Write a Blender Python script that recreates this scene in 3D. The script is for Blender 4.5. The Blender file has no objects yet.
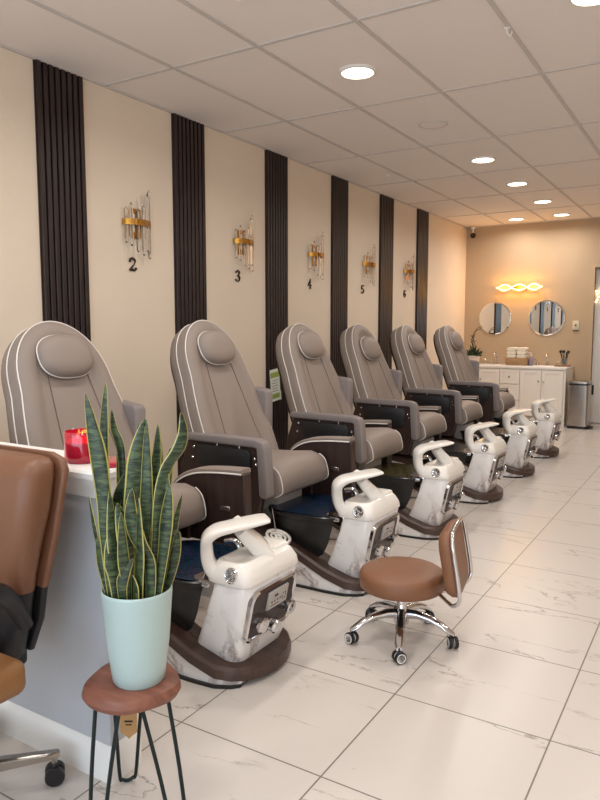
import bpy, bmesh, math, random
from mathutils import Vector, Matrix
random.seed(7)
S = bpy.context.scene
COL = S.collection
PI = math.pi

# ------------------------------------------------------------------ helpers
def lin(c):
    return tuple((x/255/12.92 if x/255 <= .04045 else ((x/255+.055)/1.055)**2.4) for x in c)+(1,)

def newmat(name):
    m = bpy.data.materials.new(name); m.use_nodes = True
    nt = m.node_tree; b = nt.nodes['Principled BSDF']
    return m, nt, b

def N(nt, t, **kw):
    n = nt.nodes.new(t)
    for k, v in kw.items(): setattr(n, k, v)
    return n

def mat(name, rgb, rough=.5, metal=0, bump=0, bscale=200, var=0, vscale=6, coat=0, emit=None, estr=0, trans=0, spec=.5, ior=1.45):
    m, nt, b = newmat(name)
    c = lin(rgb)
    b.inputs['Base Color'].default_value = c
    b.inputs['Roughness'].default_value = rough
    b.inputs['Metallic'].default_value = metal
    b.inputs['Coat Weight'].default_value = coat
    b.inputs['Specular IOR Level'].default_value = spec
    b.inputs['Transmission Weight'].default_value = trans
    b.inputs['IOR'].default_value = ior
    if emit:
        b.inputs['Emission Color'].default_value = lin(emit); b.inputs['Emission Strength'].default_value = estr
    tc = N(nt, 'ShaderNodeTexCoord')
    if var:
        no = N(nt, 'ShaderNodeTexNoise'); no.inputs['Scale'].default_value = vscale; no.inputs['Detail'].default_value = 4
        nt.links.new(tc.outputs['Object'], no.inputs['Vector'])
        mx = N(nt, 'ShaderNodeMix', data_type='RGBA')
        mx.inputs[6].default_value = tuple(x*(1-var) for x in c[:3])+(1,)
        mx.inputs[7].default_value = tuple(min(1, x*(1+var)) for x in c[:3])+(1,)
        nt.links.new(no.outputs['Fac'], mx.inputs[0]); nt.links.new(mx.outputs[2], b.inputs['Base Color'])
    if bump:
        no = N(nt, 'ShaderNodeTexNoise'); no.inputs['Scale'].default_value = bscale; no.inputs['Detail'].default_value = 3
        nt.links.new(tc.outputs['Object'], no.inputs['Vector'])
        bp = N(nt, 'ShaderNodeBump'); bp.inputs['Strength'].default_value = bump; bp.inputs['Distance'].default_value = .004
        nt.links.new(no.outputs['Fac'], bp.inputs['Height']); nt.links.new(bp.outputs[0], b.inputs['Normal'])
    return m

def wood(name, a, b_, rough=.4, axis='X', scale=14, stretch=8):
    m, nt, b = newmat(name)
    tc = N(nt, 'ShaderNodeTexCoord'); mp = N(nt, 'ShaderNodeMapping')
    s = [scale, scale, scale]; s['XYZ'.index(axis)] = scale/stretch
    mp.inputs['Scale'].default_value = s
    no = N(nt, 'ShaderNodeTexNoise'); no.inputs['Scale'].default_value = 1.6; no.inputs['Detail'].default_value = 6; no.inputs['Distortion'].default_value = .8
    cr = N(nt, 'ShaderNodeValToRGB'); cr.color_ramp.elements[0].position = .32; cr.color_ramp.elements[1].position = .68
    cr.color_ramp.elements[0].color = lin(a); cr.color_ramp.elements[1].color = lin(b_)
    nt.links.new(tc.outputs['Object'], mp.inputs[0]); nt.links.new(mp.outputs[0], no.inputs['Vector'])
    nt.links.new(no.outputs['Fac'], cr.inputs[0]); nt.links.new(cr.outputs[0], b.inputs['Base Color'])
    b.inputs['Roughness'].default_value = rough
    return m

def marble(name, base, vein, scale, rough=.2, thr=.035, world=False, tile=None, line=None, streak=(1, 1, 1), rot=0, m0=.5, m1=.62, soft=0):
    """white stone with thin broken veins; tile=(x0, y0, size, joint) adds a joint grid and gives each tile its own veins"""
    m, nt, b = newmat(name)
    L = nt.links.new
    if world:
        src = N(nt, 'ShaderNodeNewGeometry').outputs['Position']
    else:
        src = N(nt, 'ShaderNodeTexCoord').outputs['Object']
    vec = src
    grid = None
    if tile:
        x0, y0, sz, jw = tile
        sep = N(nt, 'ShaderNodeSeparateXYZ'); L(src, sep.inputs[0])
        cells = []; d = []
        for ax, o in (('X', x0), ('Y', y0)):
            a1 = N(nt, 'ShaderNodeMath', operation='SUBTRACT'); L(sep.outputs[ax], a1.inputs[0]); a1.inputs[1].default_value = o
            a2 = N(nt, 'ShaderNodeMath', operation='DIVIDE'); L(a1.outputs[0], a2.inputs[0]); a2.inputs[1].default_value = sz
            fl = N(nt, 'ShaderNodeMath', operation='FLOOR'); L(a2.outputs[0], fl.inputs[0]); cells.append(fl)
            fr = N(nt, 'ShaderNodeMath', operation='FRACT'); L(a2.outputs[0], fr.inputs[0])
            pp = N(nt, 'ShaderNodeMath', operation='PINGPONG'); L(a2.outputs[0], pp.inputs[0]); pp.inputs[1].default_value = .5
            lt = N(nt, 'ShaderNodeMath', operation='LESS_THAN'); L(pp.outputs[0], lt.inputs[0]); lt.inputs[1].default_value = jw/sz/2
            d.append(lt)
        mxn = N(nt, 'ShaderNodeMath', operation='MAXIMUM'); L(d[0].outputs[0], mxn.inputs[0]); L(d[1].outputs[0], mxn.inputs[1]); grid = mxn.outputs[0]
        cb = N(nt, 'ShaderNodeCombineXYZ'); L(cells[0].outputs[0], cb.inputs[0]); L(cells[1].outputs[0], cb.inputs[1])
        wn = N(nt, 'ShaderNodeTexWhiteNoise'); L(cb.outputs[0], wn.inputs['Vector'])
        sc = N(nt, 'ShaderNodeVectorMath', operation='SCALE'); L(wn.outputs['Color'], sc.inputs[0]); sc.inputs['Scale'].default_value = 9
        ad = N(nt, 'ShaderNodeVectorMath', operation='ADD'); L(src, ad.inputs[0]); L(sc.outputs[0], ad.inputs[1]); vec = ad.outputs[0]
    mp = N(nt, 'ShaderNodeMapping'); mp.inputs['Scale'].default_value = streak; mp.inputs['Rotation'].default_value = (0, 0, rot); L(vec, mp.inputs[0])
    n1 = N(nt, 'ShaderNodeTexNoise'); n1.inputs['Scale'].default_value = scale; n1.inputs['Detail'].default_value = 7; n1.inputs['Roughness'].default_value = .62; n1.inputs['Distortion'].default_value = .5
    L(mp.outputs[0], n1.inputs['Vector'])
    s1 = N(nt, 'ShaderNodeMath', operation='SUBTRACT'); L(n1.outputs['Fac'], s1.inputs[0]); s1.inputs[1].default_value = .5
    ab = N(nt, 'ShaderNodeMath', operation='ABSOLUTE'); L(s1.outputs[0], ab.inputs[0])
    mr = N(nt, 'ShaderNodeMapRange'); mr.inputs['From Min'].default_value = 0; mr.inputs['From Max'].default_value = thr; mr.inputs['To Min'].default_value = 1; mr.inputs['To Max'].default_value = 0
    L(ab.outputs[0], mr.inputs['Value'])
    n2 = N(nt, 'ShaderNodeTexNoise'); n2.inputs['Scale'].default_value = scale*1.3; n2.inputs['Detail'].default_value = 2; L(mp.outputs[0], n2.inputs['Vector'])
    mk = N(nt, 'ShaderNodeMapRange'); mk.inputs['From Min'].default_value = m0; mk.inputs['From Max'].default_value = m1; L(n2.outputs['Fac'], mk.inputs['Value'])
    mu = N(nt, 'ShaderNodeMath', operation='MULTIPLY'); L(mr.outputs[0], mu.inputs[0]); L(mk.outputs[0], mu.inputs[1])
    mx = N(nt, 'ShaderNodeMix', data_type='RGBA'); mx.inputs[6].default_value = lin(base); mx.inputs[7].default_value = lin(vein); L(mu.outputs[0], mx.inputs[0])
    out = mx.outputs[2]
    if grid is not None:
        m2 = N(nt, 'ShaderNodeMix', data_type='RGBA'); L(grid, m2.inputs[0]); L(out, m2.inputs[6]); m2.inputs[7].default_value = lin(line); out = m2.outputs[2]
    L(out, b.inputs['Base Color']); b.inputs['Roughness'].default_value = rough
    return m

# ---- mesh building: every function adds to a bmesh
def put(bm, tmp, mi=0, M=None):
    vm = {}
    for v in tmp.verts: vm[v] = bm.verts.new(M @ v.co if M else v.co)
    for f in tmp.faces:
        try: g = bm.faces.new([vm[v] for v in f.verts])
        except ValueError: continue
        g.material_index = mi
    tmp.free()

def box(bm, lo, hi, bev=0, seg=2, mi=0, M=None):
    t = bmesh.new(); bmesh.ops.create_cube(t, size=1)
    lo = Vector(lo); hi = Vector(hi); c = (lo+hi)/2; d = hi-lo
    for v in t.verts: v.co = Vector((v.co.x*d.x+c.x, v.co.y*d.y+c.y, v.co.z*d.z+c.z))
    if bev: bmesh.ops.bevel(t, geom=list(t.edges), offset=bev, segments=seg, profile=.5, affect='EDGES')
    put(bm, t, mi, M)

def loft(bm, rings, closed=True, cap=True, mi=0, M=None):
    R = [[bm.verts.new(M @ Vector(p) if M else Vector(p)) for p in r] for r in rings]
    n = len(R[0])
    for a, b in zip(R, R[1:]):
        for i in range(n if closed else n-1):
            j = (i+1) % n
            f = bm.faces.new((a[i], a[j], b[j], b[i])); f.material_index = mi
    if cap and closed:
        for r, rev in ((R[0], True), (R[-1], False)):
            f = bm.faces.new(r[::-1] if rev else r); f.material_index = mi
    return R

def smooth_path(pts, k=6, closed=False):
    P = [Vector(p) for p in pts]; out = []
    n = len(P); rng = range(n) if closed else range(n-1)
    for i in rng:
        if closed: p0, p1, p2, p3 = P[i-1], P[i], P[(i+1) % n], P[(i+2) % n]
        else: p0, p1, p2, p3 = P[max(i-1, 0)], P[i], P[i+1], P[min(i+2, n-1)]
        for j in range(k):
            t = j/k
            out.append(.5*((2*p1)+(p2-p0)*t+(2*p0-5*p1+4*p2-p3)*t*t+(3*p1-p0-3*p2+p3)*t**3))
    if not closed: out.append(P[-1])
    return out

def tube(bm, pts, r, n=8, mi=0, closed=False, M=None):
    P = [Vector(p) for p in pts]; m = len(P)
    rr = r if isinstance(r, (list, tuple)) else [r]*m
    T = []
    for i in range(m):
        a = P[i-1] if (i > 0 or closed) else P[0]; b = P[(i+1) % m] if (i < m-1 or closed) else P[-1]
        t = (b-a); T.append(t.normalized() if t.length > 1e-9 else Vector((0, 0, 1)))
    up = Vector((0, 0, 1)) if abs(T[0].z) < .9 else Vector((1, 0, 0))
    nrm = (up-T[0]*up.dot(T[0])).normalized(); rings = []
    for i in range(m):
        nrm = (nrm-T[i]*nrm.dot(T[i]))
        nrm = nrm.normalized() if nrm.length > 1e-6 else T[i].orthogonal().normalized()
        bi = T[i].cross(nrm)
        rings.append([P[i]+(nrm*math.cos(2*PI*k/n)+bi*math.sin(2*PI*k/n))*rr[i] for k in range(n)])
    if closed: rings.append(rings[0])
    if closed:
        R = [[bm.verts.new(M @ p if M else p) for p in q] for q in rings[:-1]]; R.append(R[0])
        for a, b in zip(R, R[1:]):
            for i in range(n):
                f = bm.faces.new((a[i], a[(i+1) % n], b[(i+1) % n], b[i])); f.material_index = mi
    else: loft(bm, rings, mi=mi, M=M)

def lathe(bm, prof, c=(0, 0, 0), n=32, mi=0, M=None, sx=1, sy=1):
    c = Vector(c); rings = []
    for r, z in prof: rings.append([c+Vector((sx*max(r, 1e-4)*math.cos(2*PI*k/n), sy*max(r, 1e-4)*math.sin(2*PI*k/n), z)) for k in range(n)])
    loft(bm, rings, mi=mi, M=M)

def axisM(o, d):
    """matrix whose z axis runs along d from o"""
    d = Vector(d).normalized(); q = Vector((0, 0, 1)).rotation_difference(d)
    return Matrix.Translation(Vector(o)) @ q.to_matrix().to_4x4()

def prism(bm, poly, y0, y1, bev=0, seg=2, mi=0, M=None, plane='xz'):
    t = bmesh.new()
    mk = {'xz': lambda a, b, c: (a, c, b), 'yz': lambda a, b, c: (c, a, b), 'xy': lambda a, b, c: (a, b, c)}[plane]
    A = [t.verts.new(mk(a, b, y0)) for a, b in poly]; B = [t.verts.new(mk(a, b, y1)) for a, b in poly]
    n = len(A); t.faces.new(A); t.faces.new(B[::-1])
    for i in range(n): t.faces.new((A[i], B[i], B[(i+1) % n], A[(i+1) % n]))
    bmesh.ops.recalc_face_normals(t, faces=list(t.faces))
    if bev:
        E = [e for e in t.edges if len(e.link_faces) == 2 and e.calc_face_angle(0) > .6]
        bmesh.ops.bevel(t, geom=E, offset=bev, segments=seg, profile=.5, affect='EDGES', clamp_overlap=True)
    put(bm, t, mi, M)

def rrect(hx, hy, r, k=6, cx=0, cy=0):
    out = []
    for qx, qy, a0 in ((1, 1, 0), (-1, 1, 90), (-1, -1, 180), (1, -1, 270)):
        for i in range(k+1):
            a = math.radians(a0+90*i/k)
            out.append((cx+qx*(hx-r)+r*math.cos(a), cy+qy*(hy-r)+r*math.sin(a)))
    return out

def obj(name, bm, mats, parent=None, angle=40, loc=None):
    bmesh.ops.recalc_face_normals(bm, faces=list(bm.faces))
    me = bpy.data.meshes.new(name); bm.to_mesh(me); bm.free()
    for m in (mats if isinstance(mats, (list, tuple)) else [mats]): me.materials.append(m)
    me.shade_smooth()
    me.set_sharp_from_angle(angle=math.radians(angle))
    o = bpy.data.objects.new(name, me); COL.objects.link(o)
    if parent: o.parent = parent
    if loc: o.location = loc
    return o

def tag(o, label, cat, group=None):
    o['label'] = label; o['category'] = cat
    if group: o['group'] = group
    return o

def thing(name, label, cat, loc=(0, 0, 0), rz=0, group=None):
    o = bpy.data.objects.new(name, None); COL.objects.link(o); o.empty_display_size = .1
    o.location = loc; o.rotation_euler = (0, 0, rz)
    return tag(o, label, cat, group)

def struct(name, bm, m, parent=None, angle=40):
    o = obj(name, bm, m, parent, angle)
    if not parent: o['kind'] = 'structure'
    return o

def copytree(o, parent=None):
    c = o.copy(); COL.objects.link(c)
    if parent: c.parent = parent
    for ch in list(o.children): copytree(ch, c)
    return c

B = bmesh.new

# ------------------------------------------------------------------ materials
M_wall = mat('wall_plaster', (233, 216, 196), .8, bump=.25, bscale=60, var=.05, vscale=2.5)
M_ceil = mat('ceiling_tile', (238, 228, 221), .9, bump=.15, bscale=120)
M_grid = mat('ceiling_grid', (205, 196, 190), .6)
M_floor = marble('floor_tile', (207, 199, 192), (146, 136, 128), 2.3, rough=.3, thr=.010, world=True, tile=(-.988, 2.30, .565, .0055), line=(120, 112, 106), streak=(.45, 1.5, 1), rot=math.radians(28), m0=.5, m1=.6)
M_espresso = wood('espresso_slat', (30, 19, 17), (50, 34, 31), .45, 'Z', 30, 12)
M_leather = mat('taupe_leather', (140, 127, 119), .5, bump=.35, bscale=350, var=.05, vscale=5)
M_taupe_side = mat('taupe_side_leather', (130, 121, 119), .5, bump=.3, bscale=350)
M_piping = mat('white_piping', (232, 228, 222), .5)
M_seam = mat('dark_seam', (96, 83, 76), .7)
M_dwood = wood('walnut_laminate', (54, 38, 33), (78, 58, 50), .38, 'X', 16, 9)
M_dwoodz = wood('walnut_side', (44, 30, 27), (62, 45, 39), .42, 'Z', 16, 9)
M_black = mat('black_plastic', (26, 25, 26), .45)
M_blackl = mat('black_leather', (32, 31, 33), .42, bump=.3, bscale=200)
M_white = mat('white_gloss', (240, 236, 230), .18, coat=.3)
M_wmarble = marble('white_marble_shell', (236, 233, 232), (160, 148, 146), 3.2, rough=.16, thr=.05, m0=.42, m1=.62)
M_chrome = mat('chrome', (215, 215, 218), .09, metal=1)
M_steel = mat('brushed_steel', (172, 166, 160), .27, metal=1)
M_mirror = mat('mirror_glass', (236, 238, 238), .01, metal=1)
M_mirrortrim = mat('mirror_panel', (205, 198, 192), .06, metal=1)
M_gold = mat('brushed_gold', (200, 150, 72), .25, metal=1)
M_glass = mat('crystal_glass', (255, 255, 255), .02, trans=1, ior=1.5)
M_grey = mat('light_grey_plastic', (178, 172, 168), .4)
M_tan = mat('caramel_leather', (130, 88, 62), .42, bump=.25, bscale=300, var=.04)
M_brownback = mat('brown_leather', (118, 79, 57), .38, bump=.3, bscale=260, var=.04)
M_pot = mat('mint_ceramic', (172, 193, 191), .32, coat=.2, var=.02)
M_soil = mat('soil', (48, 36, 28), .95, bump=.8, bscale=150)
M_stoolwood = wood('cedar_slab', (104, 62, 48), (142, 90, 72), .5, 'X', 12, 5)
M_hairpin = mat('dark_green_iron', (34, 44, 44), .4, metal=.6)
M_kraft = mat('kraft_paper', (176, 136, 88), .8)
M_ink = mat('ink', (58, 44, 34), .8)
M_halfwall = mat('half_wall_paint', (182, 184, 190), .6, var=.03)
M_trimw = mat('white_trim', (234, 232, 229), .4)
M_candleglass = mat('red_candle_glass', (238, 50, 92), .08, coat=.5, trans=.75)
M_flame = mat('flame', (255, 210, 120), .5, emit=(255, 190, 90), estr=14)
M_wax = mat('red_wax', (214, 26, 62), .45)
M_lid = mat('red_lid', (178, 44, 62), .2, coat=.4)
M_numb = mat('dark_bronze_number', (52, 36, 28), .4, metal=.3)
M_cab = mat('cabinet_white', (248, 240, 230), .4)
M_counter = mat('counter_white', (244, 240, 234), .2)
M_towel = mat('towel_white', (240, 232, 216), .95, bump=.6, bscale=300)
M_basket = mat('wicker', (176, 142, 104), .8, bump=.8, bscale=120, var=.2, vscale=60)
M_lavender = mat('lavender_bottle', (150, 140, 158), .3)
M_clear = mat('clear_acrylic', (235, 238, 240), .05, trans=.9)
M_leafd = mat('succulent_green', (44, 66, 40), .5, var=.3, vscale=30)
M_twig = mat('twig', (92, 72, 56), .8)
M_plantpot = mat('pot_blush', (224, 208, 196), .5)
M_plate = mat('ivory_plate', (214, 202, 178), .4)
M_doorw = mat('door_white', (222, 218, 212), .45)
M_paper = mat('sign_white', (226, 228, 216), .6)
M_green = mat('sign_green', (150, 168, 84), .6)
M_greyink = mat('sign_grey', (150, 150, 148), .7)
M_lamp = mat('lamp_diffuser', (255, 250, 240), .4, emit=(255, 244, 225), estr=4)
M_lamprim = mat('lamp_rim', (236, 230, 222), .5)
M_wave = mat('led_strip', (255, 240, 200), .4, emit=(255, 216, 130), estr=2.6)
M_frost = mat('frosted_bulb', (246, 240, 228), .3)
M_bulb = mat('fairy_bulb', (255, 240, 200), .4, emit=(255, 220, 160), estr=4)
M_tub = None
m, nt, b = newmat('black_woven_tub')   # black shell with a fine woven texture
tc = N(nt, 'ShaderNodeTexCoord'); ck = N(nt, 'ShaderNodeTexChecker'); ck.inputs['Scale'].default_value = 130
ck.inputs['Color1'].default_value = lin((9, 9, 10)); ck.inputs['Color2'].default_value = lin((28, 28, 31))
nt.links.new(tc.outputs['Object'], ck.inputs['Vector']); nt.links.new(ck.outputs[0], b.inputs['Base Color']); b.inputs['Roughness'].default_value = .28
M_tub = m
def iridescent(name, cols):
    m, nt, b = newmat(name)
    tc = N(nt, 'ShaderNodeTexCoord'); mp = N(nt, 'ShaderNodeMapping'); mp.inputs['Scale'].default_value = (30, 30, 2)
    no = N(nt, 'ShaderNodeTexNoise'); no.inputs['Scale'].default_value = 1.6; no.inputs['Detail'].default_value = 3
    cr = N(nt, 'ShaderNodeValToRGB'); el = cr.color_ramp.elements
    el[0].position = .3; el[0].color = lin(cols[0]); el[1].position = .72; el[1].color = lin(cols[-1])
    for i, c in enumerate(cols[1:-1]):
        e = el.new(.3+.42*(i+1)/(len(cols)-1)); e.color = lin(c)
    nt.links.new(tc.outputs['Object'], mp.inputs[0]); nt.links.new(mp.outputs[0], no.inputs['Vector'])
    nt.links.new(no.outputs['Fac'], cr.inputs[0]); nt.links.new(cr.outputs[0], b.inputs['Base Color'])
    b.inputs['Metallic'].default_value = .75; b.inputs['Roughness'].default_value = .22
    return m
M_liner_blue = iridescent('liner_blue', [(7, 8, 14), (10, 12, 26), (26, 100, 130), (8, 10, 24), (96, 62, 150), (12, 16, 30)])
M_liner_gold = iridescent('liner_gold', [(16, 16, 16), (30, 30, 26), (110, 104, 50), (24, 24, 20), (190, 172, 104), (170, 120, 110)])
M_liner_dark = mat('liner_dark', (20, 20, 22), .25)
# snake plant leaf: yellow margins from the UV across the blade
m, nt, b = newmat('snake_plant_leaf')
uv = N(nt, 'ShaderNodeUVMap'); uv.uv_map = 'UVMap'; sp = N(nt, 'ShaderNodeSeparateXYZ'); nt.links.new(uv.outputs[0], sp.inputs[0])
tc = N(nt, 'ShaderNodeTexCoord'); mp = N(nt, 'ShaderNodeMapping'); mp.inputs['Scale'].default_value = (26, 26, 130)
no = N(nt, 'ShaderNodeTexNoise'); no.inputs['Scale'].default_value = 1; no.inputs['Detail'].default_value = 2; no.inputs['Distortion'].default_value = .6
nt.links.new(tc.outputs['Object'], mp.inputs[0]); nt.links.new(mp.outputs[0], no.inputs['Vector'])
cr = N(nt, 'ShaderNodeValToRGB'); cr.color_ramp.elements[0].position = .4; cr.color_ramp.elements[1].position = .66
cr.color_ramp.elements[0].color = lin((26, 42, 28)); cr.color_ramp.elements[1].color = lin((78, 96, 62))
nt.links.new(no.outputs['Fac'], cr.inputs[0])
pp = N(nt, 'ShaderNodeMath', operation='PINGPONG'); pp.inputs[1].default_value = .5; nt.links.new(sp.outputs['X'], pp.inputs[0])
lt = N(nt, 'ShaderNodeMapRange'); lt.inputs['From Min'].default_value = .055; lt.inputs['From Max'].default_value = .095; lt.inputs['To Min'].default_value = 1; lt.inputs['To Max'].default_value = 0
nt.links.new(pp.outputs[0], lt.inputs['Value'])
mx = N(nt, 'ShaderNodeMix', data_type='RGBA'); nt.links.new(lt.outputs[0], mx.inputs[0]); nt.links.new(cr.outputs[0], mx.inputs[6]); mx.inputs[7].default_value = lin((186, 178, 104))
nt.links.new(mx.outputs[2], b.inputs['Base Color']); b.inputs['Roughness'].default_value = .38
M_leaf = m

# ------------------------------------------------------------------ room
XW, XR, YB, YF, ZC = -3.48, 2.4, 10.62, -2.6, 2.93
bm = B(); box(bm, (XW-.12, YF, -.1), (XR+.12, YB+1.5, 0)); struct('floor', bm, M_floor)
bm = B(); box(bm, (XW-.12, YF-.12, ZC), (XR+.12, YB+1.5, ZC+.1)); struct('ceiling', bm, M_ceil)
bm = B(); box(bm, (XW-.12, YF-.12, 0), (XW, YB+.12, ZC)); struct('wall_left', bm, M_wall)
bm = B(); box(bm, (XR, YF-.12, 0), (XR+.12, YB+1.5, ZC)); struct('wall_right', bm, M_wall)
DX0, DX1, DZ = -1.60, -.62, 2.235      # doorway in the back wall
bm = B(); box(bm, (XW, YB, 0), (DX0, YB+.12, ZC)); box(bm, (DX1, YB, 0), (XR, YB+.12, ZC)); box(bm, (DX0, YB, DZ), (DX1, YB+.12, ZC)); struct('wall_back', bm, mat('back_wall_lamplit_plaster', (190, 166, 137), .8, bump=.25, bscale=60, var=.05, vscale=2.5))  # orange cast of the wave light is put into this plaster colour
bm = B(); box(bm, (XW, YB+1.38, 0), (XR, YB+1.5, ZC)); struct('wall_corridor', bm, M_doorw)
# storefront: wall with a wide glazed opening behind the camera
bm = B(); box(bm, (XW, YF-.12, 0), (XR, YF, .35)); box(bm, (XW, YF-.12, 2.6), (XR, YF, ZC)); box(bm, (XW, YF-.12, .35), (XW+.25, YF, 2.6)); box(bm, (XR-.25, YF-.12, .35), (XR, YF, 2.6)); struct('wall_front', bm, M_wall)
bm = B()
for x in (XW+.25, -1.65, .1, XR-.31): box(bm, (x, YF-.1, .35), (x+.06, YF-.02, 2.6))
box(bm, (XW+.25, YF-.1, .35), (XR-.25, YF-.02, .42)); box(bm, (XW+.25, YF-.1, 2.54), (XR-.25, YF-.02, 2.6))
struct('window_1', bm, M_black)
# door leaf standing in the doorway
bm = B(); box(bm, (DX0+.004, YB+.055, .012), (DX1-.004, YB+.095, DZ-.03), .003, 1)
dr = struct('door_1', bm, M_doorw)
bm = B(); box(bm, (DX0+.015, YB+.03, .42), (DX0+.04, YB+.055, .56), .004, 1); o = obj('door_latch', bm, M_black, dr); o['label'] = 'dark metal latch at the door edge'
bm = B(); box(bm, (DX0-.05, YB-.012, 0), (DX0, YB, DZ+.05)); box(bm, (DX0, YB-.012, DZ), (DX1+.05, YB, DZ+.05)); box(bm, (DX1, YB-.012, 0), (DX1+.05, YB, DZ)); struct('trim_1', bm, mat('door_casing', (192, 168, 138), .6))  # casing carries the same lamp-toned tan as the back wall
bm = B(); box(bm, (XW, 1.54, 0), (XW+.014, YB, .09), .003, 1); struct('baseboard_left', bm, M_trimw)
bm = B(); box(bm, (XW+.014, YB-.014, 0), (DX0-.05, YB, .09), .003, 1); struct('baseboard_back', bm, M_trimw)
# suspended ceiling grid
bm = B()
gx = [-1.672+.61*i+(.03 if i > 0 else 0) for i in range(-3, 7)]; gy = [3.27+1.243*i for i in range(-5, 6)]
for x in gx:
    if XW < x < XR: box(bm, (x-.012, YF, ZC-.007), (x+.012, YB, ZC+.001))
for y in gy:
    if YF < y < YB: box(bm, (XW, y-.011, ZC-.006), (XR, y+.011, ZC+.001))
box(bm, (XW, YF, ZC-.012), (XW+.02, YB, ZC+.001)); box(bm, (XW, YB-.02, ZC-.012), (XR, YB, ZC+.001))
struct('trim_2', bm, M_grid)

# wall panels of vertical slats
PAN = [(2.73, 3.08), (3.90, 4.25), (5.09, 5.43), (6.28, 6.62), (7.44, 7.80), (8.58, 8.95)]
PLAB = ['dark slatted wall panel behind the chair nearest the half wall', 'dark slatted wall panel between wall numbers 2 and 3', 'dark slatted wall panel between numbers 3 and 4, with the green sign', 'dark slatted wall panel between wall numbers 4 and 5', 'dark slatted wall panel between wall numbers 5 and 6', 'dark slatted wall panel nearest the back corner, past number 6']
for (a, b_), lab in zip(PAN, PLAB):
    bm = B(); box(bm, (XW, a, 0), (XW+.008, b_, ZC-.012))
    n = 8; p = (b_-a)/n
    for i in range(n): box(bm, (XW+.004, a+p*i+.005, 0), (XW+.028, a+p*(i+1)-.007, ZC-.012), .003, 1)
    tag(obj('slat_panel', bm, M_espresso), lab, 'wall panel', 'slatted panels on the left wall')

# ------------------------------------------------------------------ pedicure chairs
SX = -2.2   # root
def X(x): return x-SX
def interp(tab, x):
    for (a, va), (b_, vb) in zip(tab, tab[1:]):
        if x <= b_: return va+(vb-va)*max(0, (x-a))/(b_-a)
    return tab[-1][1]

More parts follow.
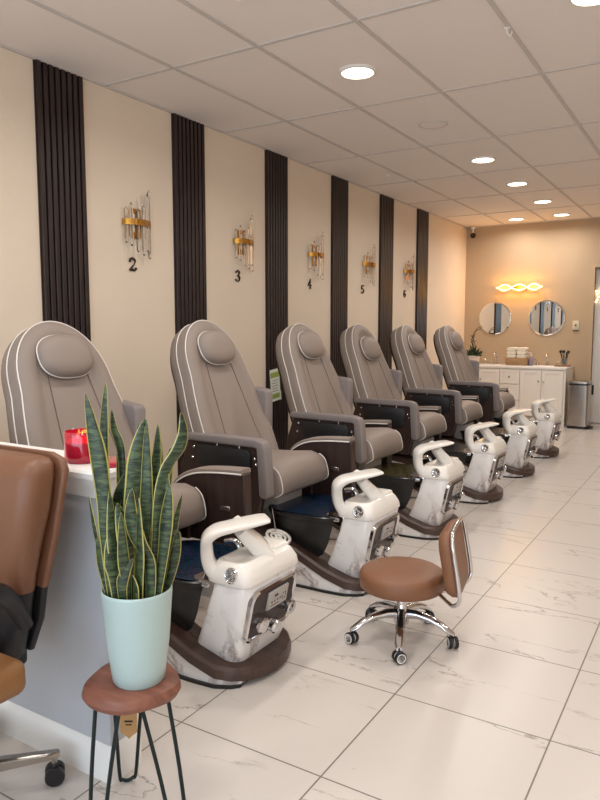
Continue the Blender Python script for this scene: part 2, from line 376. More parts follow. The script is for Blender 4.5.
def make_chair():
    t = thing('pedicure_chair', '', 'pedicure chair', (SX, 0, 0), 0, 'pedicure chairs along the left wall')
    # ---- base: walnut band over a marble skirt
    ztab = [(X(-2.85), .34), (X(-2.35), .335), (X(-2.2), .315), (X(-2.06), .272), (X(-1.9), .208), (X(-1.72), .128), (X(-1.6), .088), (X(-1.5), .073), (X(-1.44), .07)]
    wtab = [(X(-2.85), .22), (X(-2.3), .245), (X(-1.7), .245), (X(-1.6), .235), (X(-1.54), .205), (X(-1.49), .15), (X(-1.462), .08), (X(-1.452), .02)]
    xs = [X(x) for x in (-2.85, -2.6, -2.35, -2.28, -2.2, -2.13, -2.06, -1.98, -1.9, -1.81, -1.72, -1.66, -1.6, -1.57, -1.54, -1.515, -1.49, -1.475, -1.462, -1.452)]
    rings = []
    for x in xs:
        z = interp(ztab, x); w = interp(wtab, x); e = .012
        rings.append([(x, -w, z-.05), (x, -w, z-e), (x, -w+e, z), (x, w-e, z), (x, w, z-e), (x, w, z-.05)])
    bm = B(); loft(bm, rings); obj('base_band', bm, M_dwood, t, 35)
    rings = []
    for x in xs:
        if x > X(-1.5): break
        z = interp(ztab, x)-.048; w = interp(wtab, x)-.008
        rings.append([(x, -w, 0.0), (x, -w, z), (x, w, z), (x, w, 0.0)])
    bm = B(); loft(bm, rings); obj('base_skirt', bm, M_wmarble, t)
    bm = B()
    rings = [[(x, -interp(wtab, x)-.004, 0.0), (x, -interp(wtab, x)-.004, .012), (x, interp(wtab, x)+.004, .012), (x, interp(wtab, x)+.004, 0.0)] for x in xs if x < X(-1.5)]
    loft(bm, rings); obj('base_shadow_strip', bm, M_black, t)  # black strip standing in for the shadow line along the skirt bottom
    # ---- tub
    def tubring(z, hx, hy, cx, r): return [(a, b_, z) for a, b_ in rrect(hx, hy, r, 6, X(cx), 0)]
    bm = B()
    loft(bm, [tubring(.10, .15, .15, -1.85, .09), tubring(.2, .2, .185, -1.87, .12), tubring(.33, .245, .215, -1.885, .15), tubring(.365, .25, .222, -1.885, .15), tubring(.372, .258, .23, -1.885, .155), tubring(.388, .26, .232, -1.885, .157), tubring(.393, .254, .226, -1.885, .15), tubring(.388, .243, .215, -1.885, .145), tubring(.3, .21, .185, -1.885, .13), tubring(.2, .16, .14, -1.88, .1)])
    tb = obj('tub', bm, M_tub, t, 50)
    bm = B()
    loft(bm, [tubring(.394, .243, .215, -1.885, .145), tubring(.383, .235, .207, -1.885, .14), tubring(.3, .203, .178, -1.885, .12), tubring(.215, .155, .135, -1.88, .1)])
    obj('tub_liner', bm, M_liner_dark, tb, 50)
    # ---- console
    def cring(z, x0, x1, hw, r): return [(a, b_, z) for a, b_ in rrect((x1-x0)/2, hw, r, 6, X((x0+x1)/2), 0)]
    bm = B(); loft(bm, [cring(.055, -1.72, -1.545, .14, .05), cring(.085, -1.75, -1.535, .168, .05), cring(.13, -1.748, -1.522, .18, .045), cring(.25, -1.70, -1.50, .188, .045), cring(.395, -1.648, -1.472, .192, .045), cring(.402, -1.644, -1.477, .187, .04)])
    co = obj('console', bm, M_wmarble, t, 50)
    # mirror panels wrapping the console's back
    bm = B(); loft(bm, [cring(.12, -1.815, -1.70, .165, .02), cring(.2, -1.80, -1.68, .176, .02), cring(.385, -1.752, -1.62, .187, .02), cring(.40, -1.745, -1.62, .183, .02)])
    obj('mirror_panel', bm, M_mirrortrim, co, 40)
    bm = B(); box(bm, (X(-1.74), -.196, .372), (X(-1.655), .196, .394), .008, 2); obj('side_latch', bm, M_chrome, co)
    # cover on top
    bm = B(); loft(bm, [cring(.403, -1.672, -1.467, .195, .045), cring(.410, -1.676, -1.465, .197, .045), cring(.435, -1.672, -1.470, .194, .045), cring(.467, -1.655, -1.486, .180, .045), cring(.481, -1.645, -1.50, .166, .042), cring(.483, -1.632, -1.517, .150, .04), cring(.474, -1.622, -1.528, .140, .035)])
    cv = obj('console_cover', bm, M_white, t, 60)
    # raised far block on the cover
    bm = B(); box(bm, (X(-1.64), .05, .455), (X(-1.505), .165, .496), .018, 3); obj('cover_block', bm, M_white, cv, 60)
    for s in (-1,):
        bm = B(); Mx = axisM((X(-1.545), s*.188, .443), (0, s, .25))
        lathe(bm, [(.03, -.004), (.031, .004), (.026, .009), (.022, .006), (.005, .006)], n=24, M=Mx)
        for k in range(6):
            a = k*PI/3; tube(bm, [Mx @ Vector((.006*math.cos(a), .006*math.sin(a), .008)), Mx @ Vector((.022*math.cos(a), .022*math.sin(a), .008))], .0028, 5)
        lathe(bm, [(.008, 0), (.008, .011), (.001, .012)], n=12, M=Mx)
        obj('jet_valve', bm, M_chrome, cv)
    # ---- control panel on the front
    tilt = math.atan2(.055, .25)
    Mf = Matrix.Translation((X(-1.497), 0, .270)) @ Matrix.Rotation(tilt, 4, 'Y')
    def prring(d, hy, hz, r): return [Mf @ Vector((d, a, b_)) for a, b_ in rrect(hy, hz, r, 6)]
    bm = B(); loft(bm, [prring(-.012, .163, .112, .045), prring(.012, .163, .112, .045), prring(.018, .155, .104, .04), prring(.013, .145, .094, .034), prring(.006, .143, .092, .034)], mi=0)
    cp = obj('control_panel', bm, M_chrome, t, 50)
    bm = B(); loft(bm, [prring(.004, .146, .095, .034), prring(.011, .144, .093, .033)]); obj('panel_face', bm, M_dwoodz, cp)
    bm = B(); box(bm, (.008, -.05, .0), (.021, .09, .08), .004, 1, M=Mf)
    dm = 1
    box(bm, (.0212, -.012, .052), (.0218, .012, .062), mi=1, M=Mf)
    for k in range(4): box(bm, (.0212, -.03+.02*k, .030), (.0218, -.022+.02*k, .037), mi=1, M=Mf)
    box(bm, (.0212, -.032, .016), (.0218, .03, .019), mi=1, M=Mf)
    for k in range(6):
        a = k*PI/3; y, z = .06+.014*math.cos(a), .036+.014*math.sin(a); box(bm, (.0212, y-.003, z-.003), (.0218, y+.003, z+.003), mi=1, M=Mf)
    obj('display', bm, [M_grey, M_ink], cp)
    for (y, z, r, d) in ((-.09, -.035, .032, .04), (-.015, -.062, .029, .055), (.108, -.03, .031, .04)):
        bm = B(); Mk = axisM(Mf @ Vector((.008, y, z)), Mf.to_3x3() @ Vector((1, 0, 0)))
        prof = [(r*.75, 0), (r*.75, d*.3), (r*.6, d*.4), (r, d*.5), (r*1.02, d*.85), (r*.85, d), (r*.3, d*1.02)]
        lathe(bm, prof, n=16, M=Mk)
        obj('control_knob', bm, M_chrome, cp, 25)
    # ---- footrest arch: near limb, top slab, far limb
    def ribbon(bm, path, wd):
        cen = smooth_path([(X(p[0]), p[1], p[2]) for p in path], 4); par = smooth_path([(p[3], p[4], 0) for p in path], 4)
        rings = []
        for i, c in enumerate(cen):
            T = (cen[min(i+1, len(cen)-1)]-cen[max(i-1, 0)]).normalized()
            nn = T.cross(wd).normalized(); ww = nn.cross(T).normalized(); hw, ht = par[i].x, par[i].y
            rings.append([c+ww*(hw*math.copysign(abs(math.cos(a))**.5, math.cos(a)))+nn*(ht*math.copysign(abs(math.sin(a))**.6, math.sin(a))) for a in [2*PI*k/16+.001 for k in range(16)]])
        loft(bm, rings)
    wd = Vector((.62, -.78, 0)).normalized()     # across the arch
    bm = B()
    ribbon(bm, [(-1.62, -.135, .415, .045, .03), (-1.652, -.155, .432, .045, .03), (-1.676, -.163, .472, .047, .027), (-1.682, -.166, .525, .050, .025), (-1.678, -.163, .565, .062, .022), (-1.655, -.135, .590, .068, .017), (-1.62, -.085, .600, .068, .014), (-1.585, -.03, .607, .072, .012), (-1.56, .01, .612, .072, .010), (-1.545, .035, .615, .066, .008), (-1.537, .045, .616, .05, .006)], wd)
    ribbon(bm, [(-1.612, -.055, .595, .068, .026), (-1.602, -.035, .57, .062, .030), (-1.585, -.01, .535, .058, .033), (-1.563, .02, .495, .060, .038), (-1.545, .04, .45, .068, .046)], wd)
    obj('footrest', bm, M_white, t, 60)
    bm = B(); tube(bm, smooth_path([(X(-1.66), .02, .45), (X(-1.665), .02, .485), (X(-1.69), .02, .50), (X(-1.73), .02, .49)], 5), .014, 10); lathe(bm, [(.026, .43), (.026, .465), (.018, .47)], c=(X(-1.66), .02, 0), n=16)
    obj('spout', bm, M_chrome, t)
    # ---- pedestal
    bm = B(); box(bm, (X(-2.78), -.2, .33), (X(-2.2), .2, .47), .02, 2); obj('pedestal', bm, M_black, t)
    bm = B(); box(bm, (X(-2.2), -.13, .30), (X(-2.08), .15, .45), .02, 2); obj('pedestal_front', bm, M_grey, t)
    # ---- seat
    prof = [(X(-2.560), .45), (X(-2.250), .415), (X(-2.135), .43), (X(-2.010), .465), (X(-1.990), .475), (X(-1.960), .50), (X(-1.965), .56), (X(-1.985), .61), (X(-2.020), .638), (X(-2.075), .652), (X(-2.200), .64), (X(-2.560), .62)]
    HW = .255
    def seatring(y, ins, dz): 
        cx, cz = X(-2.2), .53
        return [(cx+(x-cx)*(1-ins), y, cz+(z-cz)*(1-ins*1.6)+ (dz if z > .55 else 0)) for x, z in prof]
    bm = B(); loft(bm, [seatring(-HW, .09, 0), seatring(-HW+.006, .045, 0), seatring(-HW+.02, .015, 0), seatring(-HW+.05, 0, 0), seatring(-.12, 0, .012), seatring(0, 0, .016), seatring(.12, 0, .012), seatring(HW-.05, 0, 0), seatring(HW-.02, .015, 0), seatring(HW-.006, .045, 0), seatring(HW, .09, 0)])
    st = obj('seat', bm, M_leather, t, 70)
    for s in (-1, 1):
        r = seatring(s*(HW-.006), .03, 0); pth = smooth_path(r[3:9], 4)
        bm = B(); tube(bm, pth, .003, 6); obj('seat_piping', bm, M_piping, st)
    # ---- backrest in its own tilted frame: t across, s up the back, n out of the front
    p0 = Vector((X(-2.36), 0, .60)); p1 = Vector((X(-2.70), 0, 1.418))
    sv = (p1-p0).normalized(); LEN = (p1-p0).length; nv = Vector((sv.z, 0, -sv.x))
    def bp(a, s, n): return p0+Vector((0, a, 0))+sv*s+nv*n
    out = []      # outline in (t, s)
    w0, w1, hs = .325, .27, LEN-.31
    side = [(w0-.015, -.14), (w0, .05), (w0, .22), (w0-.018, .38), (w1+.006, hs-.04)]
    k = 13
    arc = [(w1*math.cos(PI*i/(2*k)), hs+.31*math.sin(PI*i/(2*k))) for i in range(1, k)]
    half = [(0, -.14)]+[tuple(p)[:2] for p in smooth_path([(a, b_, 0) for a, b_ in side], 3)]+arc
    outline = half+[(0, LEN)]+[(-a, b_) for a, b_ in half[:0:-1]]
    def inset(d):
        q = []; n = len(outline)
        for i in range(n):
            a = Vector(outline[i-1]); b_ = Vector(outline[(i+1) % n]); tt = (b_-a).normalized(); nr = Vector((-tt.y, tt.x))
            p = Vector(outline[i])+nr*d
            if outline[i][1] < .1: p = Vector((outline[i][0]-(d if outline[i][0] > .001 else -d if outline[i][0] < -.001 else 0), outline[i][1]+.1*d))   # the bottom edge stays down behind the seat
            q.append((p.x, p.y))
        return q
    def br(d, n): return [bp(a, s, n) for a, s in inset(d)]
    # n=0 is the middle of the cushion's front plane
    rings = [br(.03, -.15), br(.006, -.135), br(0, -.10), br(0, -.03), br(.006, -.006), br(.022, .008), br(.055, .016), br(.085, .012), br(.105, .002), br(.125, 0), br(.17, .002), br(.2, .004)]
    bm = B(); R = loft(bm, rings, cap=False)
    f = bm.faces.new(R[0][::-1]); f = bm.faces.new(R[-1])
    bk = obj('backrest', bm, M_leather, t, 60)
    for d, n in ((.0045, -.006), (-.001, -.075)):
        q = br(d, n)[1:]; bm = B(); tube(bm, q, .003, 6); obj('back_piping', bm, M_piping, bk)
    # seams each side of the middle panel
    for s in (-1, 1):
        bm = B(); pts = [bp(s*(.165-.05*i/8), .05+.56*i/8, .004+(.006 if i < 2 else 0)) for i in range(9)]
        tube(bm, pts, .0016, 5); obj('back_seam', bm, M_seam, bk)
    # head pillow
    bm = B(); rings = []
    hc = (0, LEN-.195); ha, hb = .152, .108
    def hp(scale, n):
        q = []
        for i in range(36):
            a = 2*PI*i/36; c, s = math.cos(a), math.sin(a)
            q.append(bp(hc[0]+ha*scale*math.copysign(abs(c)**.85, c), hc[1]+hb*scale*(math.copysign(abs(s)**.85, s) if s > 0 else math.copysign(abs(s)**.72, s)), n))
        return q
    loft(bm, [hp(.97, .0), hp(1, .018), hp(.99, .034), hp(.93, .05), hp(.8, .062), hp(.55, .07), hp(.25, .073)])
    pl = obj('head_pillow', bm, M_leather, bk, 60)
    bm = B(); tube(bm, hp(1.005, .022), .003, 6, closed=True); obj('pillow_piping', bm, M_piping, pl)
    # black shell at the back
    bm = B(); loft(bm, [br(.06, -.175), br(.035, -.168), br(.035, -.148)]); obj('back_shell', bm, M_black, t, 50)
    # ---- near arm: padded L over a recessed walnut side with a folded tray
    zA = .797
    poly = [(X(-2.56), zA-.04), (X(-2.57), zA-.02), (X(-2.55), zA), (X(-2.3), zA+.002), (X(-2.07), zA), (X(-2.025), zA-.012), (X(-2.005), zA-.045), (X(-1.985), .50), (X(-1.995), .485), (X(-2.033), .485), (X(-2.044), .50), (X(-2.06), zA-.05), (X(-2.08), zA-.045)]
    bm = B(); prism(bm, poly, -.362, -.292, .014, 3); ar = obj('armrest', bm, M_taupe_side, t, 50)
    bm = B(); prism(bm, [(X(-2.62), .36), (X(-2.07), .36), (X(-2.04), .48), (X(-2.05), zA-.035), (X(-2.54), zA-.03), (X(-2.60), .60)], -.340, -.300, .006, 1); sd = obj('side_panel', bm, M_dwoodz, t)
    bm = B(); prism(bm, [(X(-2.48), .742), (X(-2.12), .735), (X(-2.10), .71), (X(-2.105), .60), (X(-2.18), .565), (X(-2.36), .575), (X(-2.46), .64)], -.356, -.338, .006, 2); ty = obj('folding_tray', bm, M_blackl, sd)
    bm = B(); lathe(bm, [(.036, 0), (.036, .003), (.028, .003), (.027, -.001)], n=24, M=axisM((X(-2.17), -.352, .665), (0, -1, 0))); obj('cup_ring', bm, M_black, sd)
    for (x, z) in ((-2.33, .752), (-2.18, .752)):
        bm = B(); box(bm, (X(x)-.005, -.352, z-.03), (X(x)+.005, -.332, z+.01), .002, 1); obj('hinge', bm, M_chrome, sd)
    for (x, z) in ((-2.085, .69), (-2.076, .66), (-2.50, .72), (-2.51, .66)):
        bm = B(); lathe(bm, [(.008, 0), (.008, .01), (.004, .014)], n=10, M=axisM((X(x), -.333, z), (0, -1, 0))); obj('bolt', bm, M_chrome, sd)
    # ---- far arm swung up beside the back
    bm = B(); prism(bm, [(X(-2.70), .58), (X(-2.46), .56), (X(-2.425), .60), (X(-2.42), .97), (X(-2.435), .995), (X(-2.57), 1.01), (X(-2.60), 1.0)], .27, .345, .014, 3); obj('raised_armrest', bm, M_taupe_side, t, 50)
    bm = B(); prism(bm, [(X(-2.62), .36), (X(-2.1), .36), (X(-2.1), .56), (X(-2.4), .60), (X(-2.6), .60)], .28, .34, .006, 1); obj('arm_bracket', bm, M_dwoodz, t)
    # curved walnut leg panel with a padded edge
    top = smooth_path([(X(-2.52), .56, 0), (X(-2.46), .64, 0), (X(-2.36), .69, 0), (X(-2.22), .71, 0), (X(-2.07), .717, 0)], 5)
    poly = [(p.x, p.y) for p in top]+[(X(-2.06), .70), (X(-2.055), .36), (X(-2.52), .36)]
    bm = B(); prism(bm, poly, .30, .36, .006, 1); lp = obj('leg_panel', bm, M_dwoodz, t)
    bm = B(); n = len(top)
    rings = []
    for i, p in enumerate(top):
        rings.append([(p.x, .292, p.y-.008), (p.x, .292, p.y+.010), (p.x, .30, p.y+.016), (p.x, .36, p.y+.016), (p.x, .368, p.y+.010), (p.x, .368, p.y-.008)])
    loft(bm, rings); pe = obj('padded_edge', bm, M_leather, lp, 50)
    bm = B(); tube(bm, [(p.x, .291, p.y-.006) for p in top], .004, 6); obj('edge_piping', bm, M_piping, lp)
    bm = B(); box(bm, (X(-2.20), .294, .525), (X(-2.14), .301, .55), .002, 1); obj('badge', bm, M_steel, lp)
    return t

chair0 = make_chair()
CY = [2.21, 3.28, 4.40, 5.48, 6.59, 7.72]
CLAB = ['taupe pedicure chair nearest the viewer, partly hidden by the half wall and snake plant',
        'taupe pedicure chair second from the half wall, its arm beside the first footbath',
        'third taupe pedicure chair from the half wall, just beyond the green sign',
        'fourth taupe pedicure chair in the row, in front of wall number 5',
        'fifth taupe pedicure chair in the row, second from the white vanity',
        'sixth and last taupe pedicure chair, nearest the white vanity']
for i, y in enumerate(CY):
    c = chair0 if i == 0 else copytree(chair0)
    c.location = (SX, y, 0); c['label'] = CLAB[i]
chairs = [o for o in COL.objects if o.name.startswith('pedicure_chair')]
chairs.sort(key=lambda o: o.location.y)
for i, c in enumerate(chairs):
    for ch in c.children:
        base = ch.name.split('.')[0]
        if base in ('seat', 'backrest', 'back_shell', 'raised_armrest', 'armrest', 'side_panel', 'arm_bracket'): 
            ch.location.x += (-.06, 0, 0, -.05, -.065, -.025)[i]; ch.location.z += (0, .015, 0, 0, 0, 0)[i] if base in ('backrest', 'back_shell') else 0
        if base == 'backrest':
            for g in ch.children:
                if g.name.split('.')[0] == 'head_pillow': k_ = (0, .0, .01, -.05, -.03, -.01)[i]; g.location.x += -.34*k_; g.location.z += .89*k_
        if base == 'leg_panel': ch.location.x += .22 if i < 2 else -.04; ch.location.z += 0 if i < 2 else -.045
        if base == 'tub':
            for g in ch.children:
                g.material_slots[0].link = 'OBJECT'; g.material_slots[0].material = [M_liner_blue, M_liner_blue, M_liner_gold, M_liner_dark, M_liner_dark, M_liner_dark][i]

# white jet cover hung by its cord over the second tub's rim
t = thing('jet_cover', 'white ringed jet cover lying on the walnut base of the second footbath', 'jet cover', (-1.97, 2.992, .270))
Mj = Matrix.Rotation(.36, 4, 'Y') @ Matrix.Rotation(.04, 4, 'X')
bm = B()
for r, w in ((.064, .009), (.040, .007), (.016, .007)):
    tube(bm, [Mj @ Vector((r*math.cos(2*PI*k/28), r*math.sin(2*PI*k/28), 0)) for k in range(28)], w, 6, closed=True)
for k in range(4):
    a = k*PI/2; tube(bm, [Mj @ Vector((.012*math.cos(a), .012*math.sin(a), 0)), Mj @ Vector((.06*math.cos(a), .06*math.sin(a), 0))], .005, 5)
obj('disc', bm, M_white, t)
bm = B(); tube(bm, smooth_path([(-.03, .02, .02), (-.06, .05, .07), (-.08, .06, .132)], 4), .003, 5); o = obj('cord', bm, M_grey, t)

# ------------------------------------------------------------------ half wall, candle
bm = B(); box(bm, (XW, 1.38, 0), (-1.52, 1.49, .90)); hw = struct('wall_partition', bm, M_halfwall)
bm = B()
def capring(z, e): return [(XW, 1.38-e, z), (-1.52+e*.8, 1.38-e, z), (-1.52+e*.8, 1.49+e*.4, z), (XW, 1.49+e*.4, z)]
loft(bm, [capring(.885, .004), capring(.885, .014), capring(.905, .018), capring(.925, .030), capring(.94, .040), capring(.948, .042), capring(.952, .058), capring(.968, .062), capring(.976, .056)])
struct('trim_3', bm, M_trimw, None, 25)
bm = B(); loft(bm, [capring(0, .014), capring(.085, .014), capring(.105, .009), capring(.115, .002)]); struct('baseboard_partition', bm, M_trimw, None, 25)
t = thing('candle', 'red glass jar candle standing on the white half wall cap', 'candle', (-1.645, 1.42, .976))
bm = B(); lathe(bm, [(.051, 0), (.0555, .006), (.056, .02), (.056, .088), (.053, .094), (.0515, .093), (.0515, .06), (.051, .006), (.001, .005)], n=32); obj('jar', bm, M_candleglass, t)
bm = B(); lathe(bm, [(.001, .006), (.0495, .006), (.0495, .060), (.04, .062), (.001, .062)], n=32); wx = obj('wax', bm, M_wax, t)
for a in (0.4, 2.5, 4.6):
    bm = B(); tube(bm, [(.018*math.cos(a), .018*math.sin(a), .062), (.018*math.cos(a), .018*math.sin(a), .069)], .0015, 5); obj('wick', bm, M_ink, wx)
    bm = B(); lathe(bm, [(.001, .068), (.004, .072), (.0035, .077), (.001, .084)], c=(.018*math.cos(a), .018*math.sin(a), 0), n=10); obj('flame', bm, M_flame, wx)
bm = B(); lathe(bm, [(.046, 0), (.05, .004), (.05, .012), (.046, .016), (.02, .017), (.001, .017)], c=(0, 0, 0), n=32)
tag(obj('jar_lid', bm, M_lid, loc=(-1.525, 1.425, .976)), 'round red candle lid lying flat beside the red candle', 'lid')

# ------------------------------------------------------------------ plant stool and snake plant
PC = Vector((-1.334, 1.294, 0)); ZS = .424
t = thing('plant_stool', 'small round reddish wood stool on dark hairpin legs under the snake plant', 'stool', (PC.x, PC.y, 0))
bm = B(); rings = []
rj = [1+.035*math.sin(3*2*PI*k/40+.6)+.025*math.sin(5*2*PI*k/40) for k in range(40)]
for sc, z in ((.80, ZS-.042), (.93, ZS-.038), (1.0, ZS-.022), (.985, ZS-.012), (.955, ZS-.002), (.93, ZS), (.5, ZS), (.05, ZS)):
    rings.append([(.130*sc*rj[k]*math.cos(2*PI*k/40), .130*sc*rj[k]*math.sin(2*PI*k/40), z) for k in range(40)])
loft(bm, rings); obj('stool_top', bm, M_stoolwood, t, 35)
for fx, fy in ((-1.478, 1.405), (-1.339, 1.150), (-1.150, 1.282)):
    d = Vector((fx-PC.x, fy-PC.y, 0)); L = d.length; d.normalize(); p = Vector((-d.y, d.x, 0)); top = d*.088
    pts = [top+p*.045+Vector((0, 0, ZS-.037)), d*(L*.55+.04)+p*.034+Vector((0, 0, .2)), d*(L*.97)+p*.024+Vector((0, 0, .03)), d*L+p*.016+Vector((0, 0, .012)), d*L+Vector((0, 0, .0058)), d*L-p*.016+Vector((0, 0, .012)), d*(L*.97)-p*.024+Vector((0, 0, .03)), d*(L*.55+.04)-p*.034+Vector((0, 0, .2)), top-p*.045+Vector((0, 0, ZS-.037))]
    bm = B(); tube(bm, smooth_path(pts, 4), .0055, 8); obj('hairpin_leg', bm, M_hairpin, t)
tgx = thing('price_tag', 'brown paper tag hanging under the plant stool top', 'tag', (-1.395, 1.335, .225))
bm = B(); prism(bm, [(-.024, 0), (-.008, -.012), (0, -.02), (.008, -.012), (.024, 0), (.024, .075), (-.024, .075)], -.001, .001); box(bm, (-.024, -.0012, .068), (.024, .0012, .086), mi=1); box(bm, (-.012, -.0014, .03), (.012, -.001, .036), mi=1); box(bm, (-.009, -.0014, .021), (.009, -.001, .025), mi=1)
o = obj('card', bm, [M_kraft, M_ink], tgx); o.rotation_euler = (0, 0, .55)
bm = B(); tube(bm, [(0, 0, .084), (.004, 0, .155)], .0012, 5); obj('string', bm, M_kraft, tgx)

PX = Vector((-1.317, 1.304, ZS))
LEAVES = [(0.0445, [(-1.381, 1.206, 1.212), (-1.37, 1.213, 1.132), (-1.359, 1.22, 1.054), (-1.349, 1.226, 0.936), (-1.347, 1.227, 0.829), (-1.342, 1.23, 0.666)]), (0.0314, [(-1.375, 1.269, 1.236), (-1.381, 1.265, 1.152), (-1.384, 1.263, 1.058), (-1.38, 1.265, 0.923), (-1.376, 1.268, 0.646)]), (0.0235, [(-1.386, 1.297, 1.162), (-1.382, 1.299, 1.113), (-1.368, 1.308, 1.053), (-1.366, 1.309, 0.915), (-1.37, 1.307, 0.634)]), (0.0549, [(-1.275, 1.306, 1.146), (-1.288, 1.299, 1.075), (-1.298, 1.292, 0.995), (-1.312, 1.284, 0.874), (-1.319, 1.279, 0.654)]), (0.0314, [(-1.274, 1.354, 1.125), (-1.278, 1.352, 1.055), (-1.289, 1.345, 0.945), (-1.299, 1.339, 0.807), (-1.307, 1.334, 0.638)]), (0.0392, [(-1.188, 1.348, 1.163), (-1.184, 1.35, 1.111), (-1.196, 1.343, 1.064), (-1.224, 1.326, 1.011), (-1.244, 1.314, 0.904), (-1.257, 1.306, 0.658)]), (0.0366, [(-1.26, 1.386, 1.057), (-1.273, 1.378, 0.968), (-1.289, 1.368, 0.857), (-1.307, 1.357, 0.63)]), (0.0419, [(-1.279, 1.257, 0.97), (-1.282, 1.255, 0.899), (-1.268, 1.264, 0.832), (-1.243, 1.279, 0.765), (-1.24, 1.281, 0.665)]), (0.0235, [(-1.397, 1.22, 0.941), (-1.39, 1.224, 0.877), (-1.379, 1.231, 0.796), (-1.366, 1.239, 0.658)]), (0.0366, [(-1.202, 1.316, 0.978), (-1.21, 1.311, 0.896), (-1.221, 1.305, 0.789), (-1.229, 1.299, 0.666)]), (0.0209, [(-1.243, 1.408, 0.927), (-1.258, 1.399, 0.854), (-1.276, 1.388, 0.741), (-1.295, 1.376, 0.626)]), (0.0288, [(-1.233, 1.379, 0.835), (-1.239, 1.375, 0.779), (-1.252, 1.368, 0.709), (-1.272, 1.355, 0.632)]), (0.0445, [(-1.32, 1.244, 0.928), (-1.306, 1.252, 0.856), (-1.299, 1.256, 0.775), (-1.302, 1.255, 0.661)]), (0.0392, [(-1.332, 1.225, 0.853), (-1.329, 1.226, 0.779), (-1.322, 1.231, 0.725), (-1.319, 1.233, 0.665)]), (0.034, [(-1.374, 1.222, 0.834), (-1.365, 1.228, 0.772), (-1.357, 1.233, 0.717), (-1.352, 1.236, 0.657)]), (0.0314, [(-1.269, 1.245, 0.789), (-1.29, 1.233, 0.744), (-1.295, 1.229, 0.704), (-1.294, 1.23, 0.666)]), (0.034, [(-1.389, 1.318, 1.055), (-1.382, 1.323, 0.966), (-1.38, 1.324, 0.854), (-1.381, 1.324, 0.626)]), (0.0314, [(-1.327, 1.368, 1.034), (-1.334, 1.364, 0.908), (-1.343, 1.359, 0.737), (-1.35, 1.354, 0.622)]), (0.0235, [(-1.274, 1.248, 0.742), (-1.268, 1.252, 0.702), (-1.269, 1.251, 0.664)]), (0.0288, [(-1.291, 1.308, 0.926), (-1.286, 1.311, 0.844), (-1.288, 1.31, 0.734), (-1.294, 1.306, 0.644)]), (0.0366, [(-1.355, 1.316, 0.998), (-1.378, 1.302, 0.915), (-1.39, 1.294, 0.776), (-1.394, 1.292, 0.634)])]
t = thing('snake_plant', 'tall yellow-edged snake plant in a mint green pot on the wooden stool', 'plant', PX)
bm = B(); lathe(bm, [(.05, 0), (.066, 0), (.0705, .006), (.074, .03), (.084, .11), (.0905, .195), (.0945, .250), (.0945, .257), (.092, .260), (.089, .257), (.087, .215), (.085, .19)], n=48); obj('pot', bm, M_pot, t, 50)
bm = B(); lathe(bm, [(.086, .19), (.0875, .222), (.06, .226), (.001, .228)], n=32); obj('soil', bm, M_soil, t)
for a, r, w, h, le in ((2.6, .05, .036, .40, .05), (3.3, .055, .034, .36, .06), (.3, .05, .036, .42, .045), (5.6, .055, .034, .33, .05), (4.6, .05, .036, .34, .03), (1.4, .04, .036, .46, .05), (3.9, .06, .032, .30, .03), (5.1, .06, .030, .29, .03), (0, .02, .038, .52, .03), (2, .02, .034, .5, .02)):
    d = Vector((math.cos(a), math.sin(a), 0))
    LEAVES.append((w, [tuple(PX+d*(r+le)+Vector((0, 0, .2+h))), tuple(PX+d*(r+le*.75)+Vector((0, 0, .2+h*.6))), tuple(PX+d*(r+le*.2)+Vector((0, 0, .2+h*.3))), tuple(PX+d*r+Vector((0, 0, .2)))]))
rnd = random.Random(11)
for w, pts in LEAVES:
    P = [Vector(p)-PX for p in pts][::-1]
    bxy = Vector((P[0].x, P[0].y, 0))
    if bxy.length > .066: bxy = bxy.normalized()*.066
    P[0] = Vector((bxy.x, bxy.y, .205))
    for q in P[1:]:
        if q.z < .27:      # stay inside the rim
            h = Vector((q.x, q.y, 0))
            if h.length > .078: h = h.normalized()*.078; q.x, q.y = h.x, h.y
    cl = smooth_path(P, 6); n = len(cl)
    yaw0 = rnd.uniform(-.55, .55); tw = rnd.uniform(-.5, .5)
    bm = B(); uvl = bm.loops.layers.uv.new('UVMap'); rows = []
    for i, c in enumerate(cl):
        f = i/(n-1)
        prof = min(1, .5+.9*f) if f < .55 else max(0, 1-((f-.55)/.45)**2.0)
        ww = w*.5*prof+.0006
        a = yaw0+tw*f
        side = Vector((.853*math.cos(a)+.523*math.sin(a), .523*math.cos(a)-.853*math.sin(a), 0)); fr = Vector((-side.y, side.x, 0))
        row = []
        for k in range(5):
            u = k/4*2-1
            row.append((bm.verts.new(c+side*u*ww+fr*(.22*ww*(u*u-.5))), k/4))
        rows.append(row)
    for r0, r1 in zip(rows, rows[1:]):
        for k in range(4):
            f = bm.faces.new((r0[k][0], r0[k+1][0], r1[k+1][0], r1[k][0]))
            for lp_, u in zip(f.loops, (r0[k][1], r0[k+1][1], r1[k+1][1], r1[k][1])): lp_[uvl].uv = (u, 0)
    o = obj('leaf', bm, M_leaf, t, 80)
    md = o.modifiers.new('thickness', 'SOLIDIFY'); md.thickness = .0022; md.offset = 0

